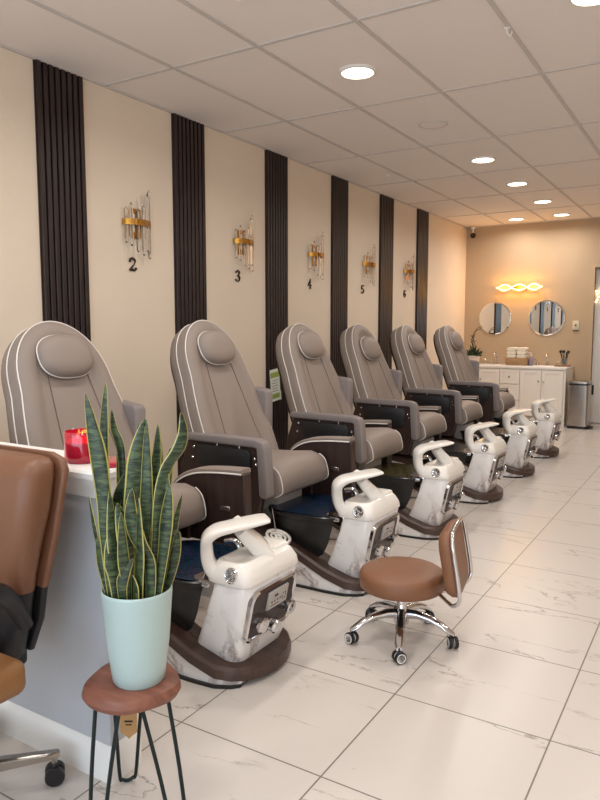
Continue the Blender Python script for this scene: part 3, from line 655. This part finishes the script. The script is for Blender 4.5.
# ------------------------------------------------------------------ brown office chair in the foreground
OX, OY = -1.88, 1.03
t = thing('office_chair', 'brown leather swivel chair with black arms at the left edge of the photo', 'chair', (OX, OY, 0))
CX = -1.785-OX
def brow(z, hw, y0, y1, cx=CX):   # rounded slab section
    r = min(.045, (y1-y0)/2*.98)
    return [(a, b_, z) for a, b_ in rrect(hw, (y1-y0)/2, r, 5, cx, (y0+y1)/2-OY)]
bm = B(); loft(bm, [brow(.655, .195, 1.135, 1.205), brow(.70, .208, 1.12, 1.205), brow(.80, .232, 1.115, 1.215), brow(.90, .252, 1.12, 1.23), brow(.98, .257, 1.13, 1.24), brow(1.01, .25, 1.145, 1.245), brow(1.025, .235, 1.165, 1.24), brow(1.03, .20, 1.19, 1.23)])
bkr = obj('backrest', bm, M_brownback, t, 60)
bm = B(); loft(bm, [brow(.655, .200, 1.212, 1.236), brow(.80, .238, 1.222, 1.246), brow(.95, .262, 1.236, 1.26), brow(.99, .264, 1.243, 1.268), brow(1.02, .25, 1.246, 1.268), brow(1.035, .21, 1.246, 1.262)]); obj('back_shell', bm, M_brownback, bkr, 60)
bm = B(); loft(bm, [brow(.44, .12, 1.14, 1.19), brow(.46, .145, 1.135, 1.20), brow(.56, .175, 1.13, 1.205), brow(.657, .193, 1.134, 1.206)]); obj('lower_back', bm, M_blackl, t, 60)
bm = B(); loft(bm, [brow(.46, .14, 1.205, 1.225), brow(.56, .182, 1.208, 1.232), brow(.657, .198, 1.212, 1.236)]); obj('lower_shell', bm, M_blackl, t, 60)
bm = B(); box(bm, (CX-.05, .12, .40), (CX+.10, .20, .48), .015, 2); box(bm, (CX-.05, -.1, .395), (CX+.05, .18, .425), .01, 2); obj('back_bracket', bm, M_black, t)
bm = B(); box(bm, (CX-.24, .60-OY, .435), (CX+.30, 1.085-OY, .53), .03, 4); obj('seat', bm, mat('seat_tan_leather', (140, 98, 60), .42, bump=.25, bscale=260), t, 60)
for s in (-1, 1):
    bm = B(); pth = smooth_path([(CX+s*.18, 1.165-OY, .56), (CX+s*.205, 1.10-OY, .66), (CX+s*.235, 1.02-OY, .71), (CX+s*.25, .88-OY, .70), (CX+s*.25, .72-OY, .69), (CX+s*.235, .68-OY, .62), (CX+s*.215, .72-OY, .50), (CX+s*.19, .80-OY, .44)], 5)
    rr = [.02+.012*math.sin(PI*i/(len(pth)-1)) for i in range(len(pth))]
    tube(bm, pth, rr, 12); obj('armrest', bm, M_blackl, t, 60)
bm = B(); tube(bm, [(0, 0, .11), (0, 0, .28)], .03, 16); tube(bm, [(0, 0, .27), (CX*.9, -.1, .41)], .018, 12); lathe(bm, [(.05, .075), (.055, .08), (.055, .12), (.035, .13)], n=20); obj('gas_lift', bm, M_steel, t)
bm = B(); box(bm, (CX-.12, -.28, .40), (CX+.12, .02, .432), .01, 2); obj('seat_plate', bm, M_black, t)
ang0 = math.atan2(1.29-OY, -1.665-OX)
for k in range(5):
    a = ang0+2*PI*k/5; d = Vector((math.cos(a), math.sin(a), 0)); p = Vector((-d.y, d.x, 0)); R_ = .335
    bm = B(); rings = []
    for f, w, h0, h1 in ((.03, .022, .075, .118), (.15, .02, .078, .112), (.30, .016, .082, .104), (.345, .014, .082, .102), (.352, .008, .086, .098)):
        rings.append([d*f+p*w+Vector((0, 0, h0)), d*f+p*w+Vector((0, 0, h1-.006)), d*f+p*w*.6+Vector((0, 0, h1)), d*f-p*w*.6+Vector((0, 0, h1)), d*f-p*w+Vector((0, 0, h1-.006)), d*f-p*w+Vector((0, 0, h0))])
    loft(bm, rings); tube(bm, [d*R_+Vector((0, 0, .088)), d*R_+Vector((0, 0, .058))], .009, 8); lg = obj('base_arm', bm, M_steel, t)
    bm = B()
    for s in (-1, 1): lathe(bm, [(.006, -.011), (.026, -.011), (.029, -.007), (.029, .007), (.026, .011), (.006, .011)], n=20, M=axisM(d*R_+p*s*.017+Vector((0, 0, .029)), p))
    box(bm, tuple(d*R_+Vector((-.012, -.012, .03))), tuple(d*R_+Vector((.012, .012, .064))), .004, 1)
    obj('caster', bm, M_black, lg)

# ------------------------------------------------------------------ low rolling pedicure stool
t = thing('rolling_stool', 'low round caramel leather stool on chrome casters on the tile floor', 'stool', (-1.155, 2.75, 0))
bm = B(); lathe(bm, [(.15, .240), (.178, .241), (.186, .248), (.1895, .272), (.1885, .298), (.182, .312), (.167, .321), (.10, .327), (.03, .328), (.001, .328)], n=56); obj('seat', bm, M_tan, t, 60)
bm = B(); lathe(bm, [(.06, .22), (.11, .225), (.11, .24), (.06, .241)], n=24); obj('seat_plate', bm, M_black, t)
bm = B(); lathe(bm, [(.032, .075), (.034, .08), (.034, .13), (.024, .145), (.022, .148), (.022, .20), (.03, .203), (.03, .221)], n=24); obj('gas_lift', bm, M_chrome, t)
bm = B(); lathe(bm, [(.031, .19), (.031, .22)], n=20); obj('lift_collar', bm, M_black, t)
for a in (223, 291, 7, 151, 79):
    a = math.radians(a); d = Vector((math.cos(a), math.sin(a), 0)); p = Vector((-d.y, d.x, 0)); R_ = .225
    bm = B(); rings = []
    for f, w, z, h in ((.02, .024, .120, .024), (.07, .022, .124, .019), (.13, .021, .113, .016), (.18, .021, .093, .016), (.215, .020, .070, .014), (.236, .013, .060, .010)):
        rings.append([d*f+p*(w*math.cos(q))+Vector((0, 0, z+h*math.sin(q))) for q in [2*PI*k/10 for k in range(10)]])
    loft(bm, rings); lg = obj('leg', bm, M_chrome, t, 50)
    bm = B(); sw = (d*.9+p*.5).normalized()
    c = d*(R_+.004)+Vector((0, 0, .026))
    for s in (-1, 1):
        lathe(bm, [(.016, -.008), (.024, -.008), (.026, -.005), (.026, .005), (.024, .008), (.016, .008)], n=20, M=axisM(c+sw*s*.013, sw))
        lathe(bm, [(.0185, -.009), (.0205, -.0095), (.0205, .0095), (.0185, .009)], n=20, mi=1, M=axisM(c+sw*s*.013, sw))
        lathe(bm, [(.001, -.009), (.0165, -.009), (.0165, .009), (.001, .009)], n=20, mi=0, M=axisM(c+sw*s*.013, sw))
    tube(bm, [c+Vector((0, 0, .008)), c+Vector((0, 0, .04))], .008, 8); obj('caster', bm, [M_black, M_white], lg)
# back pad and its chrome loop
nb = Vector((.985, .17, 0)); wb = Vector((-.17, .985, 0)); c0 = Vector((.236, .005, 0))
Mb = Matrix(((wb.x, 0, nb.x, c0.x), (wb.y, 0, nb.y, c0.y), (0, 1, 0, .415), (0, 0, 0, 1))) @ Matrix.Rotation(-.17, 4, 'X')
bm = B()
def pad(hx, hz, r, n): return [(a, b_, n) for a, b_ in rrect(hx, hz, r, 7)]
loft(bm, [pad(.11, .10, .05, -.038), pad(.145, .125, .06, -.03), pad(.158, .136, .065, -.01), pad(.16, .138, .065, .012), pad(.152, .13, .06, .022), pad(.12, .10, .05, .024)], M=Mb); obj('backrest', bm, M_tan, t, 60)
bm = B(); lp_ = [(.10, -.165, -.03), (.135, -.16, -.005), (.155, -.14, .02), (.163, -.09, .03), (.16, .08, .03), (.12, .135, .03), (0, .143, .03), (-.12, .135, .03), (-.16, .08, .03), (-.163, -.09, .03), (-.155, -.14, .02), (-.135, -.16, -.005), (-.10, -.165, -.03)]
P = [Mb @ Vector(q) for q in lp_]
a0 = Vector((.09, -.10, .232)); a1 = Vector((.09, .10, .232))
tube(bm, smooth_path([a0]+P+[a1], 6), .0085, 10); obj('back_tube', bm, M_chrome, t)

# ------------------------------------------------------------------ wall sconces and numbers
def make_sconce():
    t = thing('wall_sconce', '', 'wall light', (XW, 0, 2.09), 0, 'crystal wall sconces between the slatted panels')
    bm = B(); box(bm, (0, -.05, -.10), (.014, .05, .10), .004, 1); obj('back_plate', bm, M_gold, t)
    bm = B(); rings = []
    for k in range(17):
        a = -PI/2+PI*k/16; x, y = .085*math.cos(a)+.006, .122*math.sin(a); x2, y2 = .081*math.cos(a)+.006, .118*math.sin(a)
        rings.append([(x, y, -.02), (x, y, .02), (x2, y2, .02), (x2, y2, -.02)])
    loft(bm, rings); obj('band', bm, M_gold, t)
    for k, (z0, z1) in enumerate(((-.14, .10), (-.16, .13), (-.20, .09), (-.22, .12), (-.19, .20), (-.235, .235), (-.20, .21))):
        a = -PI/2+PI*(k+.5)/7; x, y = .071*math.cos(a)+.012, .108*math.sin(a)
        bm = B(); lathe(bm, [(.004, z0), (.0115, z0+.012), (.0115, z1-.02), (.002, z1)], c=(x, y, 0), n=6); obj('crystal_rod', bm, M_glass, t, 20)
    for s in (-1, 1):
        bm = B(); lathe(bm, [(.008, -.06), (.008, .05), (.004, .06)], c=(.035, s*.045, 0), n=10); obj('bulb', bm, M_frost, t)
    return t
sc0 = make_sconce()
for i, (y, n) in enumerate(((3.51, 2), (4.735, 3), (5.935, 4), (7.12, 5), (8.28, 6))):
    s = sc0 if i == 0 else copytree(sc0)
    s.location.y = y; s['label'] = 'gold banded crystal wall sconce directly above wall number %d' % n
GL = {2: [[(-.3, .28), (-.3, .42), (-.12, .5), (.12, .48), (.27, .33), (.2, .1), (-.05, -.15), (-.3, -.42), (-.05, -.36), (.12, -.44), (.3, -.42), (.33, -.28)]],
      3: [[(-.28, .36), (-.1, .5), (.14, .48), (.24, .3), (.14, .1), (-.06, .05), (.18, 0), (.29, -.2), (.18, -.43), (-.08, -.5), (-.3, -.36)]],
      4: [[(.12, -.5), (.12, .5), (-.34, -.18), (.34, -.18)], [(-.02, -.5), (.26, -.5)]],
      5: [[(.26, .48), (-.2, .48), (-.24, .04), (.05, .12), (.27, -.05), (.25, -.34), (0, -.5), (-.28, -.4)]],
      6: [[(.24, .4), (.06, .5), (-.16, .36), (-.28, 0), (-.24, -.34), (0, -.5), (.22, -.38), (.27, -.14), (.12, .08), (-.1, .06), (-.26, -.1)]]}
for n, y in ((2, 3.476), (3, 4.674), (4, 5.846), (5, 7.006), (6, 8.199)):
    bm = B(); h = .085
    for st_ in GL[n]:
        smo = n != 4
        pts = [(.008, a*h, b_*h) for a, b_ in st_]
        pts = smooth_path(pts, 4) if smo else [Vector(p) for p in pts]
        rr = [.0035+.005*abs(math.sin(PI*i/(len(pts)-1)*2.2)) if smo else .007 for i in range(len(pts))]
        tube(bm, pts, rr, 6)
        if smo:
            for e in (pts[0], pts[-1]): lathe(bm, [(.001, -.009), (.008, -.005), (.008, .005), (.001, .009)], c=e, n=8)
    tag(obj('wall_number', bm, M_numb, loc=(XW, y, 1.81)), 'dark wall number %d under a crystal sconce' % n, 'number', 'wall numbers above the pedicure chairs')

# leaflet on the third slatted panel
t = thing('wall_sign', 'green and white notice fixed to the third dark slatted panel', 'sign', (XW+.03, 5.2, .72))
bm = B(); Ms = Matrix.Rotation(math.radians(6), 4, 'X')
box(bm, (0, -.065, 0), (.004, .085, .29), M=Ms); box(bm, (.0038, -.06, .215), (.0055, .08, .262), mi=1, M=Ms); box(bm, (.0038, -.06, .025), (.0055, .068, .068), mi=1, M=Ms)
for k in range(5): box(bm, (.0038, -.045, .088+.024*k), (.0052, .05-.01*(k % 2), .095+.024*k), mi=2, M=Ms)
obj('sheet', bm, [M_paper, M_green, M_greyink], t)
bm = B(); box(bm, (0, .07, .0), (.018, .074, .085), M=Ms); obj('holder_edge', bm, M_paper, t)

# ------------------------------------------------------------------ ceiling lights and fittings
LSP = [(-1.98, 2.68, 'round ceiling light above the half wall, cut by the top edge'), (-1.98, 3.90, 'large bright round ceiling light above the third wall sconce'), (-1.98, 6.46, 'round ceiling light just past the unlit ceiling ring'), (-1.98, 7.70, 'round ceiling light, third beyond the large bright one'), (-1.98, 8.93, 'round ceiling light, last but one before the back wall'), (-1.98, 10.08, 'round ceiling light nearest the back wall, right of its pair'), (-2.61, 10.15, 'round ceiling light nearest the back wall and the left wall'), (-.60, 3.60, 'round ceiling light at the top right edge')]
def make_lamp():
    t = thing('ceiling_light', '', 'ceiling light', (0, 0, ZC), 0, 'round recessed ceiling lights')
    bm = B(); lathe(bm, [(.098, -.004), (.098, -.014), (.112, -.012), (.118, -.004), (.118, 0), (.098, 0)], n=40); obj('trim_ring', bm, M_lamprim, t)
    bm = B(); lathe(bm, [(.0975, 0), (.0975, -.010), (.08, -.013), (.001, -.014)], n=40); obj('diffuser', bm, M_lamp, t)
    return t
lm0 = make_lamp()
ld = bpy.data.lights.new('downlight', 'AREA'); ld.shape = 'DISK'; ld.size = .19; ld.energy = 8.5; ld.color = (1, .95, .89); ld.spread = 2.85
spots = LSP+[(-.60, 6.1, None), (.75, 1.2, None), (.75, 3.6, None), (.75, 6.1, None), (-.6, 1.2, None), (-1.98, 1.4, None), (-1.98, .1, None), (.75, -1.0, None)]
ld2 = ld.copy(); ld2.energy = 6.5      # the pair by the back wall burns lower
for i, (x, y, lab) in enumerate(spots):
    if lab:
        l = lm0 if i == 0 else copytree(lm0)
        l.location = (x, y, ZC); l['label'] = lab
    lo = bpy.data.objects.new('downlight', ld2 if y > 9.5 else ld); COL.objects.link(lo); lo.location = (x, y, ZC-.022)
t = thing('ceiling_ring', 'pale unlit round fitting flush in the ceiling between the lights', 'ceiling fitting', (-1.98, 5.18, ZC))
bm = B(); lathe(bm, [(.098, 0), (.098, -.006), (.108, -.008), (.114, -.004), (.114, 0)], n=40); obj('trim_ring', bm, M_grid, t)
bm = B(); lathe(bm, [(.098, 0), (.098, -.003), (.001, -.003)], n=40); obj('cover', bm, M_ceil, t)
# little hooks
for (x, y, lab) in ((-1.04, 3.747, 'white wire hook hanging from the ceiling grid at top right'), (-2.96, 6.48, 'small wire hook under the ceiling near the fourth slatted panel')):
    t = thing('ceiling_hook', lab, 'hook', (x, y, ZC), 0)
    bm = B(); box(bm, (-.014, -.014, -.012), (.014, .014, -.004), .002, 1); obj('clip', bm, M_white, t)
    bm = B(); tube(bm, smooth_path([(0, 0, -.01), (.002, 0, -.035), (.014, 0, -.05), (.024, .0, -.04), (.024, 0, -.028)], 4), .0028, 6); obj('wire', bm, M_white, t)
t = thing('security_camera', 'small black camera in the ceiling corner above the vanity', 'camera', (-3.36, YB-.06, 2.79))
bm = B(); lathe(bm, [(.03, .10), (.035, .10), (.035, .128), (.02, .128)], n=16); tube(bm, [(0, 0, .11), (0, 0, .03)], .012, 8); obj('mount', bm, M_white, t)
bm = B(); bmesh.ops.create_uvsphere(bm, u_segments=16, v_segments=10, radius=.042); tube(bm, [(0, 0, 0), (.02, -.05, -.02)], .02, 12); obj('camera_ball', bm, M_black, t)

# ------------------------------------------------------------------ vanity and everything about it
VX0, VX1, VY, VZ = -3.40, -1.835, 10.03, .835
t = thing('vanity_cabinet', 'long white vanity cabinet with doors and drawers against the back wall', 'vanity', ((VX0+VX1)/2, VY, 0))
ox = (VX0+VX1)/2
def V(x): return x-ox
bm = B(); box(bm, (V(VX0), .02, .0), (V(VX1), YB-.02-VY, .80), .003, 1); obj('cabinet_body', bm, M_cab, t)
bm = B(); box(bm, (V(VX0)-.01, -.01, .80), (V(VX1)+.012, YB-.02-VY, VZ), .006, 2); obj('countertop', bm, M_counter, t)
def shaker(name, x0, x1, z0, z1):
    bm = B(); box(bm, (V(x0)+.004, 0, z0), (V(x1)-.004, .012, z1), .002, 1)
    w = .05 if z1-z0 > .3 else .035
    for lo, hi in (((V(x0)+.004, -.008, z0), (V(x0)+w, .004, z1)), ((V(x1)-w, -.008, z0), (V(x1)-.004, .004, z1)), ((V(x0)+w-.004, -.008, z0), (V(x1)-w+.004, .004, z0+w)), ((V(x0)+w-.004, -.008, z1-w), (V(x1)-w+.004, .004, z1))): box(bm, lo, hi, .003, 1)
    return obj(name, bm, M_cab, t)
def knob(par, x, z):
    bm = B(); lathe(bm, [(.005, 0), (.005, .014), (.012, .018), (.013, .026), (.008, .031), (.001, .032)], n=14, M=axisM((V(x), -.008, z), (0, -1, 0))); obj('knob', bm, M_steel, par)
xs_ = [-3.36, -3.05, -2.745, -2.455, -2.155, -1.86]
for a, b_, kx in ((xs_[0], xs_[1], xs_[1]-.035), (xs_[1], xs_[2], xs_[1]+.035), (xs_[3], xs_[4], xs_[4]-.035), (xs_[4], xs_[5], xs_[4]+.035)):
    d = shaker('door', a, b_, .10, .785); knob(d, kx, .63)
for z0, z1 in ((.58, .785), (.35, .57), (.10, .34)):
    d = shaker('drawer', xs_[2], xs_[3], z0, z1); knob(d, (xs_[2]+xs_[3])/2, (z0+z1)/2)
for cx in (-2.96, -2.14):
    bm = B(); lathe(bm, [(.17, VZ-.0005), (.168, VZ+.002), (.16, VZ+.001), (.14, VZ-.02), (.06, VZ-.024), (.001, VZ-.024)], c=(V(cx), .28, 0), n=32, sy=.75); obj('basin', bm, M_white, t)
def faucet(cx, lab):
    t = thing('faucet', lab, 'faucet', (cx, YB-.13, VZ+.001))
    bm = B(); lathe(bm, [(.026, 0), (.026, .01), (.015, .03), (.012, .06)], n=16); tube(bm, smooth_path([(0, 0, .05), (0, 0, .13), (0, -.03, .165), (0, -.08, .16), (0, -.10, .13)], 5), .011, 10); obj('spout', bm, M_chrome, t)
    for s in (-1, 1):
        bm = B(); lathe(bm, [(.024, 0), (.024, .01), (.014, .03), (.012, .05)], c=(s*.14, 0, 0), n=16); tube(bm, [(s*.14, 0, .05), (s*.17, -.01, .075), (s*.20, -.015, .085)], [.012, .009, .006], 8); obj('handle', bm, M_chrome, t)
faucet(-2.93, 'chrome faucet on the vanity between the potted plant and the towels')
faucet(-2.18, 'chrome faucet on the vanity below the right hand mirror')
# basket with folded towels
bx, by = -2.57, 10.33
t = thing('basket', 'low wicker basket of folded towels on the vanity top', 'basket', (bx, by, VZ+.001))
bm = B()
def bring(z, hx, hy): return [(a, b_, z) for a, b_ in rrect(hx, hy, .03, 4)]
loft(bm, [bring(0, .15, .10), bring(.05, .157, .105), bring(.10, .16, .108), bring(.105, .158, .106), bring(.098, .150, .098), bring(.092, .12, .08)]); obj('basket_body', bm, M_basket, t)
for zz in (.03, .06, .095):
    bm = B(); tube(bm, bring(zz, .158, .107), .006, 6, closed=True); obj('woven_rim', bm, M_basket, t)
k = 0
rnd = random.Random(3)
TW = []
for cx in (-.072, .072):
    for lv in range(3):
        z0 = .108+lv*.052
        TW.append((cx, z0))
pos = ['lowest', 'middle', 'topmost']
for i, (cx, z0) in enumerate(TW):
    bm = B(); hx, hy = .066, .09
    prof = rrect(hx, .0245, .024, 5)
    rings = [[(a, y, z+.0255) for a, z in prof] for y in (-hy, -hy+.005, 0, hy-.005, hy)]
    rings[0] = [(a*.95, y, .0255+(z-.0255)*.85) for a, y, z in rings[0]]; rings[-1] = [(a*.95, y, .0255+(z-.0255)*.85) for a, y, z in rings[-1]]
    loft(bm, rings)
    o = obj('folded_towel', bm, M_towel, loc=(bx+cx+rnd.uniform(-.002, .002), by+rnd.uniform(-.003, .003), VZ+z0))
    tag(o, '%s white folded towel of the %s stack in the wicker basket' % (pos[i % 3], 'left' if cx < 0 else 'right'), 'towel', 'folded towels in the basket on the vanity')
t = thing('soap_bottle', 'lavender grey pump bottle beside the towel basket on the vanity', 'bottle', (-2.375, 10.33, VZ))
bm = B(); lathe(bm, [(.028, 0), (.032, .006), (.032, .10), (.024, .125), (.012, .132), (.012, .14)], n=24); obj('bottle_body', bm, M_lavender, t)
bm = B(); lathe(bm, [(.014, .138), (.014, .155), (.005, .158), (.005, .185)], n=14); tube(bm, [(0, 0, .182), (-.03, -.012, .182)], .006, 8); obj('pump', bm, M_white, t)
# tray and jar of tools at the right end
bm = B(); box(bm, (-.11, -.10, 0), (.085, .10, .018), .004, 2); tag(obj('wooden_tray', bm, wood('tray_wood', (120, 84, 56), (160, 118, 80), .5, 'X'), loc=(-1.925, 10.35, VZ+.001)), 'brown wooden tray at the right end of the vanity', 'tray')
t = thing('tool_jar', 'clear jar of dark brushes on the wooden tray', 'jar', (-1.92, 10.35, VZ+.019))
bm = B(); lathe(bm, [(.04, 0), (.045, .004), (.046, .10), (.043, .10), (.042, .008), (.001, .006)], n=24); obj('jar_body', bm, M_clear, t)
rnd = random.Random(5)
for k in range(7):
    a = k*2*PI/7; bm = B(); e = Vector((.055*math.cos(a), .05*math.sin(a), .15+.03*rnd.random()))
    tube(bm, [(.012*math.cos(a), .012*math.sin(a), .012), e], .0045, 6); tube(bm, [e, e+e.normalized()*.032], [.011, .013], 8); obj('brush', bm, M_black, t)
# plant at the left end
t = thing('potted_succulent', 'dark green potted plant with a curly twig at the left end of the vanity', 'plant', (-3.20, 10.22, VZ+.001))
bm = B(); lathe(bm, [(.07, 0), (.085, .006), (.095, .13), (.09, .135), (.085, .128), (.08, .11), (.001, .11)], n=28); obj('pot', bm, M_plantpot, t)
rnd = random.Random(9)
bm = B()
for k in range(70):
    a = rnd.uniform(0, 2*PI); el_ = rnd.uniform(.1, 1.3); r = rnd.uniform(.05, .13)
    d = Vector((math.cos(a)*math.cos(el_), math.sin(a)*math.cos(el_), math.sin(el_)))
    c = Vector((d.x*.03, d.y*.03, .11)); e = c+d*(r*.9+.03)+Vector((0, 0, .05*rnd.random()))
    tube(bm, [c, c.lerp(e, .6), e], [.004, .014, .002], 5)
obj('foliage', bm, M_leafd, t)
bm = B()
tube(bm, smooth_path([(0, 0, .1), (-.01, 0, .25), (-.03, 0, .36), (.0, 0, .46), (.06, 0, .52), (.12, 0, .53)], 5), .005, 6)
for k in range(14):
    z = .16+.02*k; tube(bm, [(-.01, 0, z), (-.01+.05*math.cos(k*2.4), .04*math.sin(k*2.4), z+.045)], [.008, .002], 5)
obj('twig', bm, M_leafd, t)
bm = B(); tube(bm, smooth_path([(0, .01, .12), (.02, .01, .30), (-.02, .01, .42), (.05, .01, .54), (.13, .01, .56)], 5), .004, 6); obj('twig', bm, M_twig, t)

# mirrors with scalloped edges
for (mx_, mz, r, n, lab, sq) in ((-3.0, 1.527, .247, 14, 'round frameless mirror on the left above the vanity', .0), (-2.24, 1.527, .262, 14, 'round frameless mirror on the right above the vanity', 0)):
    t = thing('wall_mirror', lab, 'mirror', (mx_, YB, mz), 0, 'round mirrors above the vanity')
    M0 = Matrix(((1, 0, 0, 0), (0, 0, -1, 0), (0, 1, 0, 0), (0, 0, 0, 1)))
    def mring(sc, d):
        q = []
        for k in range(n*6):
            a = 2*PI*k/(n*6); rr = r*(1+.022*(abs(math.sin(n*a/2)))-.02)*sc; q.append((rr*math.cos(a), rr*math.sin(a), d))
        return q
    bm = B(); loft(bm, [mring(.93, .0), mring(1, .004), mring(1, .010), mring(.93, .0165)], cap=False, M=M0); obj('bevelled_edge', bm, M_mirror, t, 30)
    bm = B(); loft(bm, [mring(.93, .0), mring(.93, .0165)], M=M0); obj('mirror_glass', bm, M_mirror, t, 30)
# wave light
t = thing('wave_light', 'glowing gold twisted wave light above the two round mirrors', 'wall light', (-2.64, YB, 1.985))
bm = B(); box(bm, (-.10, -.02, -.03), (.10, 0, .03), .004, 1); tube(bm, [(-.05, -.01, 0), (-.05, -.06, 0)], .007, 8); tube(bm, [(.05, -.01, 0), (.05, -.06, 0)], .007, 8); obj('back_plate', bm, M_gold, t)
for s in (0, 1):
    rings = []; rings2 = []
    for k in range(73):
        f = k/72; x = -.335+.67*f; ph = 2*PI*1.5*f+s*PI
        z = .042*math.sin(ph)*min(1, 8*f, 8*(1-f)); y = -.065+.018*math.cos(ph); h = .010
        rings.append([(x, y-.004, z-h), (x, y-.004, z+h), (x, y+.002, z+h), (x, y+.002, z-h)])
        rings2.append([(x, y+.002, z-h-.003), (x, y+.002, z+h+.003), (x, y+.008, z+h+.003), (x, y+.008, z-h-.003)])
    bm = B(); loft(bm, rings); obj('led_ribbon', bm, M_wave, t)
    bm = B(); loft(bm, rings2); obj('ribbon_backing', bm, M_gold, t)
bm = B(); tube(bm, smooth_path([(.28, -.004, -.03), (.30, -.004, -.08), (.36, -.004, -.15), (.38, -.004, -.20)], 4), .003, 5); obj('power_cord', bm, M_plate, t)
for k in range(3):
    ll = bpy.data.lights.new('wave_glow', 'POINT'); ll.energy = 2.9; ll.color = (1, .47, .08); ll.shadow_soft_size = .04
    lo = bpy.data.objects.new('wave_glow', ll); COL.objects.link(lo); lo.location = (-2.86+.22*k, YB-.14, 1.985)
# switch plate
t = thing('switch_plate', 'ivory wall plate between the right mirror and the door', 'switch', (-1.83, YB, 1.42))
bm = B(); box(bm, (-.045, -.008, -.065), (.045, 0, .065), .003, 2); obj('plate', bm, M_plate, t)
bm = B(); lathe(bm, [(.014, 0), (.014, .006), (.001, .007)], n=16, M=axisM((0, -.008, 0), (0, -1, 0))); obj('dial', bm, mat('dial_dark', (90, 80, 64), .5), t)
bm = B(); box(bm, (-.04, -.014, -.085), (.04, -.0, -.068), .002, 1); obj('lower_clip', bm, mat('clip_brown', (120, 96, 72), .5), t)
# hanging light string in the doorway
t = thing('bead_string', 'strand of bright beads hanging in the doorway at right', 'decoration', (-1.575, YB+.015, 2.15))
bm = B(); tube(bm, [(0, 0, .085), (.004, 0, -.28), (-.004, 0, -.42)], .003, 5); tube(bm, [(.06, 0, .085), (.05, 0, -.25), (.075, 0, -.33)], .003, 5); obj('cord', bm, M_grey, t)
for (x, z) in ((.0, -.25), (.01, -.29), (.045, -.25), (.07, -.25), (.028, -.33), (0, -.40), (.015, -.37)):
    bm = B(); bmesh.ops.create_icosphere(bm, subdivisions=2, radius=.013)
    obj('bead', bm, M_bulb, t, loc=(x, 0, z))
# trash can
t = thing('trash_can', 'tall stainless steel pedal bin beside the vanity', 'trash can', (-1.655, 10.13, 0))
def tr(z, hx, hy, r=.035): return [(a, b_, z) for a, b_ in rrect(hx, hy, r, 5)]
bm = B(); loft(bm, [tr(.035, .128, .15), tr(.60, .128, .15)]); obj('bin_body', bm, M_steel, t)
bm = B(); loft(bm, [tr(0, .132, .155), tr(.03, .132, .155), tr(.036, .13, .152)]); obj('bin_base', bm, M_black, t)
bm = B(); loft(bm, [tr(.60, .131, .153), tr(.622, .131, .153)]); obj('bin_rim', bm, M_black, t)
bm = B(); loft(bm, [tr(.622, .131, .153), tr(.645, .130, .152), tr(.655, .115, .14), tr(.657, .06, .08)]); obj('bin_lid', bm, M_steel, t)
bm = B(); box(bm, (-.139, -.06, .03), (-.129, .06, .60), .003, 1); obj('hinge_strip', bm, M_black, t)
bm = B(); box(bm, (.13, -.07, .008), (.185, .05, .03), .006, 2); obj('pedal', bm, M_black, t)

# ------------------------------------------------------------------ light and camera
w = bpy.data.worlds.new('daylight'); S.world = w; w.use_nodes = True
w.node_tree.nodes['Background'].inputs[0].default_value = (.80, .90, 1, 1); w.node_tree.nodes['Background'].inputs[1].default_value = 1.0
al = bpy.data.lights.new('storefront_daylight', 'AREA'); al.shape = 'RECTANGLE'; al.size = 5.2; al.size_y = 2.1; al.energy = 95; al.color = (.70, .85, 1)
ao = bpy.data.objects.new('storefront_daylight', al); COL.objects.link(ao); ao.location = ((XW+XR)/2, YF-.05, 1.48); ao.rotation_euler = (math.radians(90), 0, 0)
# Area lights shine along -Z: +90 deg about X turns that to +Y (into the room)

cam = bpy.data.cameras.new('camera'); co = bpy.data.objects.new('camera', cam); COL.objects.link(co)
f = 688.0; yaw = math.radians(31.505); pit = math.radians(5.974)
co.location = (0, 0, 1.38); co.rotation_euler = (PI/2-pit, 0, yaw)
cam.sensor_fit = 'HORIZONTAL'; cam.sensor_width = 36; cam.lens = 36*f/600; cam.clip_start = .05
S.camera = co
S.view_settings.view_transform = 'Standard'; S.view_settings.look = 'None'; S.view_settings.exposure = .2; S.view_settings.gamma = 1; S.view_settings.use_curve_mapping = False
S.cycles.max_bounces = 10; S.cycles.use_denoising = True; S.cycles.sample_clamp_indirect = 6
